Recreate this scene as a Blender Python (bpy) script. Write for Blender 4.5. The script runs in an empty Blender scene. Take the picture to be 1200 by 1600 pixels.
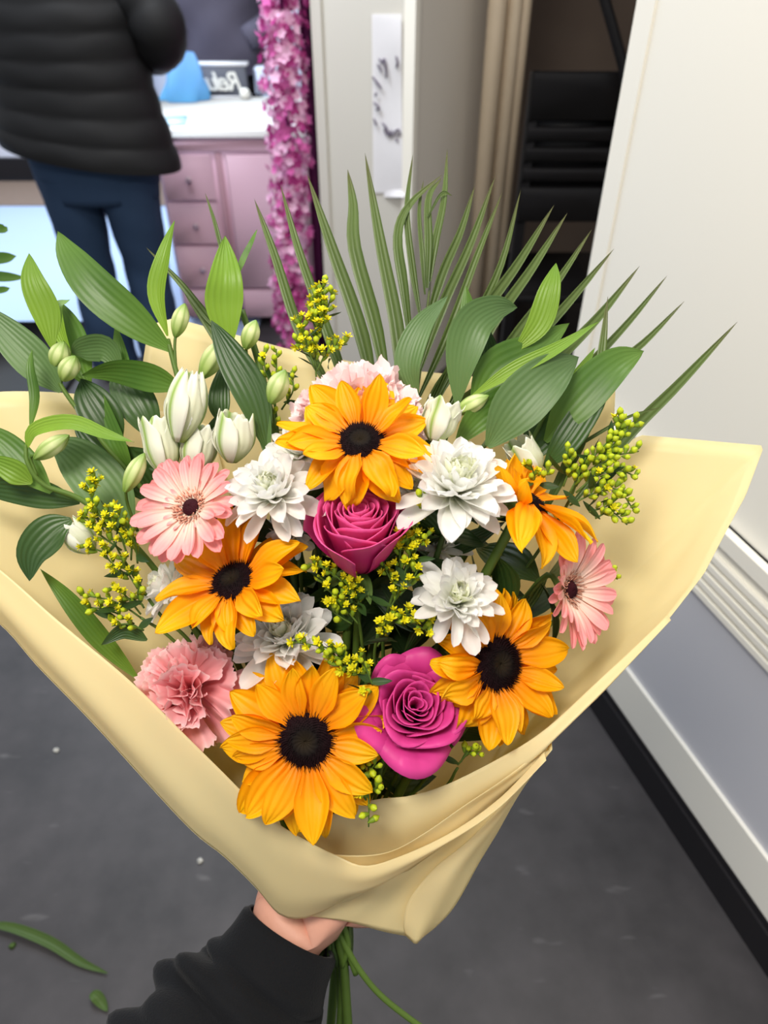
import bpy, math, random
from mathutils import Vector, Matrix
R = math.radians
random.seed(7)
sc = bpy.context.scene
COL = sc.collection

# ------------------------------------------------------------------ camera
F = 1150.0; TH = R(39.4); H = 1.55
CT, ST = math.cos(TH), math.sin(TH)
RIGHT = Vector((1, 0, 0)); UP = Vector((0, ST, CT)); FWD = Vector((0, CT, -ST))
CAM = Vector((0, 0, H))
cd = bpy.data.cameras.new('camera'); cam = bpy.data.objects.new('camera', cd); COL.objects.link(cam)
cam.location = CAM; cam.rotation_euler = (math.pi/2 - TH, 0, 0)
cd.sensor_fit = 'VERTICAL'; cd.sensor_height = 36; cd.sensor_width = 27; cd.lens = F/1600*36
cd.clip_start = 0.02; cd.clip_end = 60
cd.dof.use_dof = True; cd.dof.focus_distance = 0.61; cd.dof.aperture_fstop = 5.6
sc.camera = cam

# ------------------------------------------------------------------ light and exposure
sc.view_settings.view_transform = 'Standard'; sc.view_settings.look = 'None'
sc.view_settings.gamma = 1; sc.view_settings.use_curve_mapping = False
sc.view_settings.exposure = 0.5
w = bpy.data.worlds.new('world'); sc.world = w; w.use_nodes = True
w.node_tree.nodes['Background'].inputs[0].default_value = (0.92, 0.95, 1.0, 1)
w.node_tree.nodes['Background'].inputs[1].default_value = 0.33
def area(name, loc, target, size, sizey, power, color):
    l = bpy.data.lights.new(name, 'AREA'); l.shape = 'RECTANGLE'; l.size = size; l.size_y = sizey
    l.energy = power; l.color = color
    o = bpy.data.objects.new(name, l); COL.objects.link(o); o.location = loc
    o.rotation_euler = (Vector(target)-Vector(loc)).to_track_quat('-Z', 'Y').to_euler()
    return o
area('ceiling_lamp', (-0.35, -0.05, 2.55), (0.05, 0.5, 1.1), 0.55, 0.4, 19, (1.0, 0.93, 0.83))
area('hall_lamp', (0.35, 1.3, 2.75), (0.35, 1.3, 0), 0.9, 0.6, 15, (1.0, 0.95, 0.88))
area('counter_fill_light', (-1.0, 2.35, 2.7), (-0.9, 3.4, .6), 1.0, .6, 34, (0.86, 0.92, 1.0))  # added fill light to brighten the counter front, not a real fixture
area('shop_lamp', (-1.6, 4.3, 2.8), (-1.6, 4.3, 0), 2.4, 1.8, 80, (0.72, 0.86, 1.0))

# ------------------------------------------------------------------ helpers
def P(px, py, d):
    return CAM + FWD*d + RIGHT*((px-600)/F*d) + UP*((800-py)/F*d)
def W(px, py, Y):
    r = FWD + RIGHT*((px-600)/F) + UP*((800-py)/F)
    return CAM + r*(Y/r.y)
def FL(px, py, z=0.0):
    r = FWD + RIGHT*((px-600)/F) + UP*((800-py)/F)
    return CAM + r*((z-H)/r.z)
def camdir(x, y, z):              # right, up, towards the camera
    return (RIGHT*x + UP*y - FWD*z).normalized()

def mesh(name, verts, faces, mats, uvs=None, fmat=None, smooth=True):
    me = bpy.data.meshes.new(name)
    me.from_pydata([tuple(v) for v in verts], [], faces)
    for m in (mats if isinstance(mats, (list, tuple)) else [mats]): me.materials.append(m)
    if uvs:
        ul = me.uv_layers.new(name='UVMap')
        vi = [0]*len(me.loops); me.loops.foreach_get('vertex_index', vi)
        flat = []
        for i in vi: flat += uvs[i]
        ul.data.foreach_set('uv', flat)
    if fmat: me.polygons.foreach_set('material_index', fmat)
    if smooth: me.polygons.foreach_set('use_smooth', [True]*len(me.polygons))
    me.update()
    return me
def link(name, me, parent=None, mb=None):
    o = bpy.data.objects.new(name, me); COL.objects.link(o)
    if parent: o.parent = parent
    if mb is not None: o.matrix_basis = mb
    return o
def tag(o, label, cat=None, group=None, kind=None):
    if label: o['label'] = label
    if cat: o['category'] = cat
    if group: o['group'] = group
    if kind: o['kind'] = kind
    return o
MW = {}
def empty(name, loc, label, cat, group=None, mat=None):
    o = bpy.data.objects.new(name, None); COL.objects.link(o); o.empty_display_size = .02
    M = (mat.to_4x4() if mat else Matrix.Identity(4)); M.translation = Vector(loc)
    o.matrix_basis = M; MW[o.name] = M.copy()
    return tag(o, label, cat, group)
def part(name, g, mats, parent, label=None, smooth=True):
    """g = (verts, faces[, uvs[, fmat]]) in WORLD coordinates"""
    inv = MW[parent.name].inverted() if parent and parent.name in MW else Matrix.Identity(4)
    vs = [inv @ Vector(v) for v in g[0]]
    o = link(name, mesh(name, vs, g[1], mats, g[2] if len(g) > 2 else None, g[3] if len(g) > 3 else None, smooth), parent)
    if parent and parent.name in MW: MW[o.name] = MW[parent.name].copy()
    if label: o['label'] = label
    return o
def join(*gs):
    V, Fc, U, M = [], [], [], []
    for g in gs:
        n = len(V); V += list(g[0]); Fc += [tuple(i+n for i in f) for f in g[1]]
        U += list(g[2]) if len(g) > 2 and g[2] else [(0, 0)]*len(g[0])
        M += list(g[3]) if len(g) > 3 and g[3] else [0]*len(g[1])
    return V, Fc, U, M
def setmat(g, k): return g[0], g[1], (g[2] if len(g) > 2 else [(0, 0)]*len(g[0])), [k]*len(g[1])
def catmull(pts, n):
    pts = [Vector(p) for p in pts]
    if len(pts) == 2: pts = [pts[0], (pts[0]+pts[1])/2, pts[1]]
    e = [pts[0]*2-pts[1]] + pts + [pts[-1]*2-pts[-2]]
    out = []; m = len(pts)-1
    for i in range(n+1):
        t = i/n*m; k = min(int(t), m-1); u = t-k
        a, b, c, d = e[k:k+4]
        out.append(0.5*((2*b)+(c-a)*u+(2*a-5*b+4*c-d)*u*u+(3*b-a-3*c+d)*u**3))
    return out
def grid(fn, nu, nv, closed_v=False):
    V, U, Fc = [], [], []
    for i in range(nu+1):
        for j in range(nv if closed_v else nv+1):
            V.append(fn(i/nu, j/nv)); U.append((i/nu, j/nv))
    w_ = nv if closed_v else nv+1
    for i in range(nu):
        for j in range(nv):
            j2 = (j+1) % w_ if closed_v else j+1
            Fc.append((i*w_+j, i*w_+j2, (i+1)*w_+j2, (i+1)*w_+j))
    return V, Fc, U
def tube(pts, radii, n=14, seg=10, caps=True, flat=1.0):
    """smooth tube along control points; radii interpolated"""
    c = catmull(pts, seg); m = len(radii)-1
    V, Fc, U = [], [], []
    prev = None
    for i, p in enumerate(c):
        t = (c[min(i+1, seg)]-c[max(i-1, 0)]).normalized()
        if prev is None:
            a = t.orthogonal().normalized()
        else:
            a = (prev - t*prev.dot(t)).normalized()
        prev = a; b = t.cross(a)
        x = i/seg*m; k = min(int(x), m-1) if m else 0
        r = radii[k]+(radii[k+1]-radii[k])*(x-k) if m else radii[0]
        for j in range(n):
            an = 2*math.pi*j/n
            V.append(p + a*math.cos(an)*r + b*math.sin(an)*r*flat); U.append((i/seg, j/n))
    for i in range(seg):
        for j in range(n):
            Fc.append((i*n+j, i*n+(j+1) % n, (i+1)*n+(j+1) % n, (i+1)*n+j))
    if caps:
        Fc.append(tuple(range(n-1, -1, -1))); Fc.append(tuple(seg*n+j for j in range(n)))
    return V, Fc, U
def box(c, s, rz=0.0, bev=0.0):
    c = Vector(c); Rm = Matrix.Rotation(rz, 3, 'Z'); hx, hy, hz = s[0]/2, s[1]/2, s[2]/2
    if bev <= 0:
        V = [c+Rm@Vector((x*hx, y*hy, z*hz)) for x in (-1, 1) for y in (-1, 1) for z in (-1, 1)]
        return V, [(0, 1, 3, 2), (4, 6, 7, 5), (0, 4, 5, 1), (2, 3, 7, 6), (0, 2, 6, 4), (1, 5, 7, 3)], [(0, 0)]*8
    # chamfered box
    V = []; idx = {}
    for x in (-1, 1):
        for y in (-1, 1):
            for z in (-1, 1):
                for ax in range(3):
                    v = [x*(hx-bev), y*(hy-bev), z*(hz-bev)]; v[ax] = (x*hx, y*hy, z*hz)[ax]
                    idx[(x, y, z, ax)] = len(V); V.append(c+Rm@Vector(v))
    Fc = []
    for ax in range(3):
        o1, o2 = [a for a in range(3) if a != ax]
        for s_ in (-1, 1):
            q = []
            for a, b in ((-1, -1), (1, -1), (1, 1), (-1, 1)):
                k = [0, 0, 0]; k[ax] = s_; k[o1] = a; k[o2] = b; q.append(idx[(*k, ax)])
            Fc.append(tuple(q))
    for ax in range(3):
        o1, o2 = [a for a in range(3) if a != ax]
        for a in (-1, 1):
            for b in (-1, 1):
                q = []
                for t, sd in ((-1, o1), (1, o1), (1, o2), (-1, o2)):
                    k = [0, 0, 0]; k[ax] = t; k[o1] = a; k[o2] = b; q.append(idx[(*k, sd)])
                Fc.append(tuple(q))
    for x in (-1, 1):
        for y in (-1, 1):
            for z in (-1, 1): Fc.append(tuple(idx[(x, y, z, a)] for a in range(3)))
    return V, Fc, [(0, 0)]*len(V)
def sstep(x): x = max(0, min(1, x)); return x*x*(3-2*x)

# ------------------------------------------------------------------ materials
def srgb(r, g, b):
    f = lambda c: (c/255/12.92) if c/255 <= .04045 else ((c/255+.055)/1.055)**2.4
    return (f(r), f(g), f(b), 1)
def mat(name, stops, rough=.5, spec=.3, trans=0.0, stripes=0.0, sn=9, var=0.08, noise=30, bump=0.0, bscale=60, sheen=0, metallic=0, axis='X', stripecol=None):
    """stops: list of (pos, srgb tuple) along UV u (base to tip) or a single colour"""
    m = bpy.data.materials.new(name); m.use_nodes = True; nt = m.node_tree; N = nt.nodes; L = nt.links
    b = N['Principled BSDF']; b.inputs['Roughness'].default_value = rough
    b.inputs['Specular IOR Level'].default_value = spec; b.inputs['Metallic'].default_value = metallic
    if sheen: b.inputs['Sheen Weight'].default_value = sheen
    if not isinstance(stops, list): stops = [(0, stops)]
    uv = N.new('ShaderNodeUVMap'); sep = N.new('ShaderNodeSeparateXYZ'); L.new(uv.outputs[0], sep.inputs[0])
    if len(stops) > 1:
        rp = N.new('ShaderNodeValToRGB'); el = rp.color_ramp.elements
        while len(el) < len(stops): el.new(.5)
        for e, (p, c) in zip(el, stops): e.position = p; e.color = srgb(*c)
        L.new(sep.outputs[axis], rp.inputs[0]); c0 = rp.outputs[0]
    else:
        rg = N.new('ShaderNodeRGB'); rg.outputs[0].default_value = srgb(*stops[0][1]); c0 = rg.outputs[0]
    tc = N.new('ShaderNodeTexCoord'); nz = N.new('ShaderNodeTexNoise'); nz.inputs['Scale'].default_value = noise
    L.new(tc.outputs['Object'], nz.inputs['Vector'])
    oi = N.new('ShaderNodeObjectInfo')
    add = N.new('ShaderNodeMath'); add.operation = 'ADD'
    L.new(nz.outputs[0], add.inputs[0]); L.new(oi.outputs['Random'], add.inputs[1])
    mr = N.new('ShaderNodeMapRange'); mr.inputs[1].default_value = .3; mr.inputs[2].default_value = 1.7
    mr.inputs[3].default_value = 1-var; mr.inputs[4].default_value = 1+var
    L.new(add.outputs[0], mr.inputs[0])
    hs = N.new('ShaderNodeHueSaturation'); L.new(c0, hs.inputs['Color']); L.new(mr.outputs[0], hs.inputs['Value'])
    col = hs.outputs[0]
    hgt = None
    if stripes or stripecol:
        mu = N.new('ShaderNodeMath'); mu.operation = 'MULTIPLY'; mu.inputs[1].default_value = sn*2*math.pi
        L.new(sep.outputs['Y'], mu.inputs[0]); sn_ = N.new('ShaderNodeMath'); sn_.operation = 'SINE'; L.new(mu.outputs[0], sn_.inputs[0])
        hgt = sn_.outputs[0]
        if stripecol:
            r2 = N.new('ShaderNodeMapRange'); r2.inputs[1].default_value = .3; r2.inputs[2].default_value = 1
            r2.inputs[4].default_value = stripecol[1]; L.new(hgt, r2.inputs[0])
            mx = N.new('ShaderNodeMix'); mx.data_type = 'RGBA'; L.new(r2.outputs[0], mx.inputs[0])
            L.new(col, mx.inputs[6]); mx.inputs[7].default_value = srgb(*stripecol[0]); col = mx.outputs[2]
    L.new(col, b.inputs['Base Color'])
    nrm = None
    if stripes:
        bp = N.new('ShaderNodeBump'); bp.inputs['Strength'].default_value = stripes; bp.inputs['Distance'].default_value = .0006
        L.new(hgt, bp.inputs['Height']); nrm = bp.outputs[0]
    if bump:
        n2 = N.new('ShaderNodeTexNoise'); n2.inputs['Scale'].default_value = bscale; n2.inputs['Detail'].default_value = 4
        L.new(tc.outputs['Object'], n2.inputs['Vector'])
        b2 = N.new('ShaderNodeBump'); b2.inputs['Strength'].default_value = bump; b2.inputs['Distance'].default_value = .003
        L.new(n2.outputs[0], b2.inputs['Height'])
        if nrm: L.new(nrm, b2.inputs['Normal'])
        nrm = b2.outputs[0]
    if nrm: L.new(nrm, b.inputs['Normal'])
    if trans > 0:
        tr = N.new('ShaderNodeBsdfTranslucent'); L.new(col, tr.inputs[0])
        ms = N.new('ShaderNodeMixShader'); ms.inputs[0].default_value = trans
        L.new(b.outputs[0], ms.inputs[1]); L.new(tr.outputs[0], ms.inputs[2]); L.new(ms.outputs[0], N['Material Output'].inputs[0])
    return m

M_sun = mat('sunflower_petal', [(0, (250, 136, 2)), (.35, (255, 172, 4)), (1, (255, 192, 8))], .5, .25, .25, .5, 4, .05)
M_disc = mat('sunflower_disc', [(0, (40, 32, 20)), (.45, (15, 9, 9)), (1, (34, 11, 18))], .75, .12, 0, var=.3, noise=400)
M_sepal = mat('green_sepal', (86, 112, 48), .6, .2, .1, .4, 3)
M_stem = mat('green_stem', (82, 108, 42), .5, .3, 0, var=.15, noise=60)
M_stemd = mat('dark_green_stem', (58, 80, 36), .5, .3, 0, var=.2, noise=60)
M_leaf = mat('leaf_green', [(0, (104, 142, 50)), (.5, (74, 112, 40)), (1, (94, 130, 50))], .42, .4, .22, .15, 6, .14, stripecol=((108, 142, 66), .14))
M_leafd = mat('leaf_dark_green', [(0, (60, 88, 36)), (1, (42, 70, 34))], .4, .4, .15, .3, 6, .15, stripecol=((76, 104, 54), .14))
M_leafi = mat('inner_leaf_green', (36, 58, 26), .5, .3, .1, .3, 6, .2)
M_leafl = mat('leaf_light_green', [(0, (138, 172, 56)), (1, (108, 148, 44))], .42, .35, .3, .3, 6, .08, stripecol=((146, 180, 82), .16))
M_leafg = mat('leaf_grey_green', [(0, (96, 126, 70)), (1, (78, 108, 62))], .45, .4, .15, .18, 8, .1, stripecol=((112, 138, 86), .14))
M_palm = mat('palm_green', [(0, (66, 88, 34)), (.8, (86, 106, 50)), (1, (96, 94, 56))], .42, .4, .15, .5, 2, .12, stripecol=((108, 126, 72), .3))
M_white = mat('chrysanthemum_petal', [(0, (226, 230, 190)), (.3, (250, 250, 244)), (1, (253, 253, 253))], .5, .25, .42, .15, 3, .01)
M_whitec = mat('chrysanthemum_heart', [(0, (190, 208, 120)), (.6, (236, 240, 204)), (1, (250, 250, 238))], .5, .25, .3, .3, 3, .03)
M_ger = mat('gerbera_petal', [(0, (255, 236, 216)), (.3, (254, 214, 200)), (.6, (250, 172, 172)), (1, (248, 156, 160))], .45, .25, .22, .4, 3, .04)
M_gerr = mat('gerbera_floret', [(0, (150, 60, 60)), (.5, (214, 136, 110)), (1, (238, 186, 160))], .6, .2, .1, var=.15, noise=300)
M_gerd = mat('gerbera_disc', (62, 14, 26), .7, .2, 0, var=.3, noise=500, bump=.5, bscale=900)
M_rose = mat('rose_petal', [(0, (190, 26, 96)), (.55, (218, 48, 130)), (1, (236, 92, 156))], .45, .25, .18, .15, 9, .05, bump=.05, bscale=90)
M_rose2 = mat('rose_petal_magenta', [(0, (168, 22, 98)), (.5, (204, 42, 132)), (1, (224, 72, 152))], .45, .25, .18, .15, 9, .05, bump=.05, bscale=90)
M_carn = mat('carnation_petal', [(0, (236, 116, 128)), (.5, (248, 160, 166)), (.92, (252, 186, 190)), (1, (254, 216, 216))], .5, .2, .25, .2, 7, .04)
M_carnp = mat('pale_carnation_petal', [(0, (236, 168, 172)), (.5, (248, 204, 206)), (1, (252, 226, 226))], .5, .2, .25, .2, 7, .03)
M_als = mat('alstroemeria_tepal', [(0, (176, 200, 110)), (.35, (236, 240, 206)), (1, (246, 246, 232))], .45, .25, .28, .3, 4, .03, stripecol=None)
M_alsg = mat('alstroemeria_stripe', [(0, (244, 244, 230)), (.36, (240, 242, 220)), (.5, (150, 184, 76)), (.64, (240, 242, 220)), (1, (244, 244, 230))], .45, .3, .2, .3, 3, .05, axis='Y')
M_bud = mat('alstroemeria_bud', [(0, (120, 158, 60)), (.3, (186, 208, 120)), (.65, (222, 230, 170)), (1, (120, 160, 64))], .42, .35, .15, .6, 6, .05, stripecol=((140, 176, 74), .6))
M_gold = mat('goldenrod_yellow', (224, 216, 28), .5, .3, .1, var=.15, noise=300)
M_goldb = mat('goldenrod_bud', (184, 200, 36), .5, .3, .1, var=.15, noise=300)
M_calyx = mat('goldenrod_calyx', (120, 146, 36), .5, .3, 0, var=.15, noise=300)
M_cream = mat('cream_paint', (208, 204, 194), .55, .3, var=.03, noise=2, bump=.05)
M_whitep = mat('white_paint', (246, 242, 230), .5, .35, var=.02, noise=2)
M_panel = mat('cool_white_panel', (206, 206, 212), .4, .4, var=.02, noise=2)
M_black = mat('black_skirting', (30, 28, 31), .5, .3, var=.1)
M_skin = mat('skin', (222, 164, 142), .5, .35, .05, var=.04, noise=20, bump=.1, bscale=200)
M_sleeve = mat('black_fleece', (20, 21, 24), .85, .15, var=.2, noise=30, bump=.3, bscale=500, sheen=.06)
M_jacket = mat('black_puffer_nylon', (27, 27, 28), .6, .25, var=.15, noise=10)
M_jeans = mat('dark_blue_denim', (48, 68, 96), .8, .2, var=.25, noise=6, bump=.2, bscale=300)
M_shirt = mat('grey_shirt', (86, 82, 96), .8, .2, var=.15, noise=8)
M_hair = mat('dark_hair', (40, 28, 22), .5, .4, var=.2)
M_dark = mat('black_metal', (17, 16, 18), .5, .35, var=.2)
M_lav = mat('lavender_cabinet_paint', (220, 182, 198), .45, .35, var=.04, noise=3)
M_lavd = mat('lavender_cabinet_frame', (182, 140, 152), .5, .3, var=.04)
M_top = mat('white_countertop', (240, 240, 236), .25, .5, var=.02)
M_trim = mat('champagne_metal_trim', (216, 198, 172), .35, .5, metallic=.1, var=.05)
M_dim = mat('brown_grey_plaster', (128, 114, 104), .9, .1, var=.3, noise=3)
M_purple = mat('purple_fabric', (86, 30, 74), .8, .2, var=.2)
M_wood = mat('brown_threshold', (132, 112, 98), .6, .2, var=.15)
M_blue = mat('blue_plastic', [(0, (120, 196, 240)), (1, (150, 200, 246))], .25, .5, .4, var=.06)
M_sign = mat('grey_sign_board', (96, 98, 108), .5, .3)
M_signw = mat('white_lettering', (236, 234, 226), .5, .3)
M_notep = mat('white_note_paper', (246, 244, 246), .6, .2, .2, var=.02, bump=.15, bscale=14)
M_ink = mat('black_marker_ink', (112, 104, 120), .6, .2)
M_scrap = mat('paper_scrap', (200, 198, 190), .7, .2)
M_palefl = mat('pale_floor', (184, 206, 240), .25, .5, var=.06, noise=1.5)
M_gpink = [mat('garland_pink', (216, 110, 176), .7, .2, .3, var=.12), mat('garland_pale_pink', (246, 200, 228), .7, .2, .3, var=.1), mat('garland_deep_pink', (176, 62, 132), .7, .2, .3, var=.1)]

# wrapping paper
def papermat():
    m = mat('yellow_wrapping_paper', (247, 238, 190), .42, .35, 0, var=.03, noise=5, bump=.10, bscale=14)
    nt = m.node_tree; N = nt.nodes; L = nt.links; b = N['Principled BSDF']
    tr = N.new('ShaderNodeBsdfTranslucent'); tr.inputs[0].default_value = srgb(250, 222, 120)
    ms = N.new('ShaderNodeMixShader'); ms.inputs[0].default_value = .42
    L.new(b.outputs[0], ms.inputs[1]); L.new(tr.outputs[0], ms.inputs[2]); L.new(ms.outputs[0], N['Material Output'].inputs[0])
    return m
M_paper = papermat()
def floormat():
    m = bpy.data.materials.new('worn_dark_floor'); m.use_nodes = True; nt = m.node_tree; N = nt.nodes; L = nt.links
    b = N['Principled BSDF']; tc = N.new('ShaderNodeTexCoord')
    n1 = N.new('ShaderNodeTexNoise'); n1.inputs['Scale'].default_value = 2.2; n1.inputs['Detail'].default_value = 8; n1.inputs['Roughness'].default_value = .6
    n2 = N.new('ShaderNodeTexNoise'); n2.inputs['Scale'].default_value = 14; n2.inputs['Detail'].default_value = 5
    for n in (n1, n2): L.new(tc.outputs['Object'], n.inputs['Vector'])
    mx = N.new('ShaderNodeMath'); mx.operation = 'MULTIPLY_ADD'; mx.inputs[1].default_value = .35
    L.new(n2.outputs[0], mx.inputs[0]); L.new(n1.outputs[0], mx.inputs[2])
    r = N.new('ShaderNodeValToRGB'); r.color_ramp.elements[0].position = .45; r.color_ramp.elements[0].color = srgb(38, 36, 38)
    r.color_ramp.elements[1].position = .95; r.color_ramp.elements[1].color = srgb(78, 74, 76)
    L.new(mx.outputs[0], r.inputs[0])
    # pale scuffs
    n3 = N.new('ShaderNodeTexNoise'); n3.inputs['Scale'].default_value = 9; n3.inputs['Detail'].default_value = 2
    mp = N.new('ShaderNodeMapping'); mp.inputs['Rotation'].default_value = (0, 0, .6); mp.inputs['Scale'].default_value = (1, 3, 1)
    L.new(tc.outputs['Object'], mp.inputs[0]); L.new(mp.outputs[0], n3.inputs['Vector'])
    r3 = N.new('ShaderNodeValToRGB'); r3.color_ramp.elements[0].position = .68; r3.color_ramp.elements[0].color = (0, 0, 0, 1)
    r3.color_ramp.elements[1].position = .8; r3.color_ramp.elements[1].color = (.35, .35, .35, 1); L.new(n3.outputs[0], r3.inputs[0])
    m2 = N.new('ShaderNodeMix'); m2.data_type = 'RGBA'; L.new(r3.outputs[0], m2.inputs[0]); L.new(r.outputs[0], m2.inputs[6]); m2.inputs[7].default_value = srgb(132, 130, 130)
    L.new(m2.outputs[2], b.inputs['Base Color']); b.inputs['Roughness'].default_value = .55
    return m
M_floor = floormat()

# ================================================================== THE SETTING
def struct(name, g, m, smooth=False):
    o = part(name, g, m, None, smooth=smooth); o['kind'] = 'structure'; return o
def quad(a, b, c, d): return [Vector(a), Vector(b), Vector(c), Vector(d)], [(0, 1, 2, 3)], [(0, 0), (1, 0), (1, 1), (0, 1)]
struct('floor', box((-.6, 2.0, -.05), (7.4, 8.6, .1)), M_floor)
struct('floor', box((-2.2, 4.62, .003), (2.6+.6, 3.3, .006)), M_palefl)
# right-hand panelled wall, running back and slightly to the left
WD = Vector((-.3190, .9478, 0)); WN = Vector((-.9478, -.3190, 0))     # along, and out of the wall to the room
W0 = Vector((.6347, .8255, 0)) if False else FL(1060, 1293)
def wallpt(s, out, z): return W0 + WD*s + WN*out + Vector((0, 0, z))
def wallbox(s0, s1, o0, o1, z0, z1):
    V = [wallpt(s, o, z) for s in (s0, s1) for o in (o0, o1) for z in (z0, z1)]
    return V, [(0, 1, 3, 2), (4, 6, 7, 5), (0, 4, 5, 1), (2, 3, 7, 6), (0, 2, 6, 4), (1, 5, 7, 3)], [(0, 0)]*8
struct('wall_right', wallbox(-2.2, .655, -.10, 0, .1, 2.75), M_whitep)
struct('trim_1', wallbox(.65, .70, -.10, .004, 0, 2.75), M_whitep)
struct('trim_2', wallbox(-2.2, .65, -.005, .012, .105, .225), M_whitep)
struct('wall_right', wallbox(-2.2, .65, -.005, .004, .225, .565), M_panel)
ribs = [wallbox(-2.2, .65, -.005, .006, .565, .735)]
for k in range(5): ribs.append(wallbox(-2.2, .65, -.005, .016, .572+k*.022, .584+k*.022))
ribs.append(wallbox(-2.2, .65, -.005, .022, .705, .735))
struct('trim_3', join(*ribs), M_whitep)
struct('baseboard_right', join(wallbox(-2.2, .70, -.09, .020, 0, .088), wallbox(-2.2, .70, -.09, .014, .088, .106)), M_black)

# cream partition with a corner, metal door trim, dim store room
def vwall(px0, Y0, px1, Y1, z0=0, z1=2.75, th=.06, back=1):
    a = W(px0, 0, Y0); b = W(px1, 0, Y1); a.z = b.z = 0
    n = Vector((-(b-a).y, (b-a).x, 0)).normalized()*th*back
    V = [p+Vector((0, 0, z)) for p in (a, b, b+n, a+n) for z in (z0, z1)]
    return V, [(0, 2, 3, 1), (2, 4, 5, 3), (4, 6, 7, 5), (6, 0, 1, 7), (1, 3, 5, 7), (0, 6, 4, 2)], [(0, 0)]*8
struct('wall_front', vwall(484, 2.80, 648, 2.62), M_cream)
struct('wall_front', vwall(648, 2.62, 772, 3.05), mat('less_lit_cream_paint', (216, 210, 200), .6, .25, var=.04, noise=2))  # same cream wall, colour adjusted for the face that gets less light
struct('trim_4', vwall(632, 2.62, 650, 2.60, th=.03), M_whitep)
struct('trim_5', vwall(484, 2.785, 500, 2.77, th=.03), M_cream)
def vcyl(px, Y, r, z0=0, z1=2.75):
    a = W(px, 0, Y); return tube([(a.x, a.y, z0), (a.x, a.y, (z0+z1)/2), (a.x, a.y, z1)], [r, r, r], 16, 2)
struct('door_1', join(vcyl(778, 2.80, .030), vcyl(806, 2.83, .024), vcyl(820, 2.86, .024), vcyl(797, 2.86, .03)), M_trim, True)
struct('wall_back', box((1.2, 4.3, 1.375), (2.6, .06, 2.75)), M_dim)
struct('wall_left', box((.46, 3.75, 1.375), (.05, 1.2, 2.75)), M_dim)
struct('ceiling', box((1.15, 3.0, 2.8), (1.9, 3.4, .05)), M_dim)
struct('wall_right', box((1.95, 2.8, 1.375), (.05, 3.0, 2.75)), M_dim)
# shop back wall
struct('wall_back', box((-2.4, 6.10, 1.4), (5.6, .06, 2.8)), mat('bright_white_wall', (226, 228, 238), .6, .2, var=.02))
struct('baseboard_back', join(box((-3.2, 5.70, .08), (3.2, .04, .16))), M_black)
struct('wall_back', box((-3.2, 5.74, .9), (3.2, .03, 1.5)), mat('bright_white_panel', (228, 226, 236), .6, .2, var=.02))
struct('floor', box((-3.0, 5.38, .008), (3.4, .55, .012)), M_wood)

# ================================================================== BACKGROUND THINGS
# ---- counter
cy = 3.30
cl = W(236, 210, cy).x; cr = W(470, 205, cy-.02).x; zt = W(335, 200, cy).z
ct = empty('shop_counter', ((cl+cr)/2, cy+.3, 0), 'lavender shop counter with drawers under a white top, behind the customer', 'counter')
part('cabinet', join(box(((cl+cr)/2, cy+.31, (zt-.02)/2+.04), (cr-cl, .58, zt-.10))), M_lav, ct)
part('countertop', box(((cl+cr)/2-.1, cy+.31, zt-.018), (cr-cl+.24, .66, .036), 0, .006), M_top, ct, 'glossy white countertop')
part('kickboard', box(((cl+cr)/2, cy+.34, .045), (cr-cl-.02, .54, .085)), M_black, ct)
xm = W(347, 300, cy).x
zz = [W(300, y, cy).z for y in (240, 316, 384, 452, 498)]
part('apron', box(((cl+cr)/2, cy+.012, (zt-.04+zz[0])/2), (cr-cl, .02, zt-.04-zz[0]-.012), 0, .003), M_lav, ct)
part('divider', box((xm, cy+.016, (zz[0]+zz[4])/2), (.026, .02, zz[0]-zz[4])), M_lavd, ct)
for i in range(4):
    d = part('drawer', box(((cl+xm)/2-.008, cy+.01, (zz[i]+zz[i+1])/2), (xm-cl-.04, .02, zz[i]-zz[i+1]-.012), 0, .004), M_lav, ct)
    kx = (cl+xm)/2; part('knob', tube([(kx, cy, (zz[i]+zz[i+1])/2), (kx, cy-.02, (zz[i]+zz[i+1])/2)], [.008, .014], 10, 2), mat('pale_knob_%d' % i, (220, 190, 200), .3, .5), d)
part('door', box(((xm+cr)/2+.01, cy+.01, (zz[0]+zz[3])/2), (cr-xm-.04, .02, zz[0]-zz[3]-.012), 0, .004), M_lav, ct)
part('drawer', box(((xm+cr)/2+.01, cy+.01, (zz[3]+zz[4])/2), (cr-xm-.04, .02, zz[3]-zz[4]-.012), 0, .004), M_lav, ct)
# ---- things on the counter
def on_counter(px, py): p = FL(px, py, zt); return p
p0 = on_counter(352, 152); p1 = on_counter(313, 153); p2 = on_counter(400, 150)
sw = p2.x-p1.x
sg = empty('name_sign', (p0.x, p0.y, zt), 'dark grey sign box with looping white script on the counter', 'sign')
part('board', box(((p1.x+p2.x)/2-.02, p0.y, zt+.07), (sw-.02, .05, .135), 0, .006), M_sign, sg)
part('frame', join(box(((p1.x+p2.x)/2-.02, p0.y, zt+.137), (sw+.0, .06, .012)), box((p1.x-.012, p0.y, zt+.07), (.035, .06, .14)), box(((p1.x+p2.x)/2-.02, p0.y, zt+.005), (sw+.0, .06, .01))), M_notep, sg)
tcv = bpy.data.curves.new('lettering', 'FONT'); tcv.body = 'Reluna'; tcv.size = .105; tcv.shear = .35; tcv.extrude = .003; tcv.space_character = .82; tcv.align_x = 'CENTER'; tcv.offset = .0015
tcv.materials.append(M_signw)
tmp = bpy.data.objects.new('tmp', tcv); COL.objects.link(tmp); bpy.context.view_layer.update()
tme = bpy.data.meshes.new_from_object(tmp.evaluated_get(bpy.context.evaluated_depsgraph_get())); bpy.data.objects.remove(tmp)
to = bpy.data.objects.new('lettering', tme); COL.objects.link(to); to.parent = sg
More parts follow.
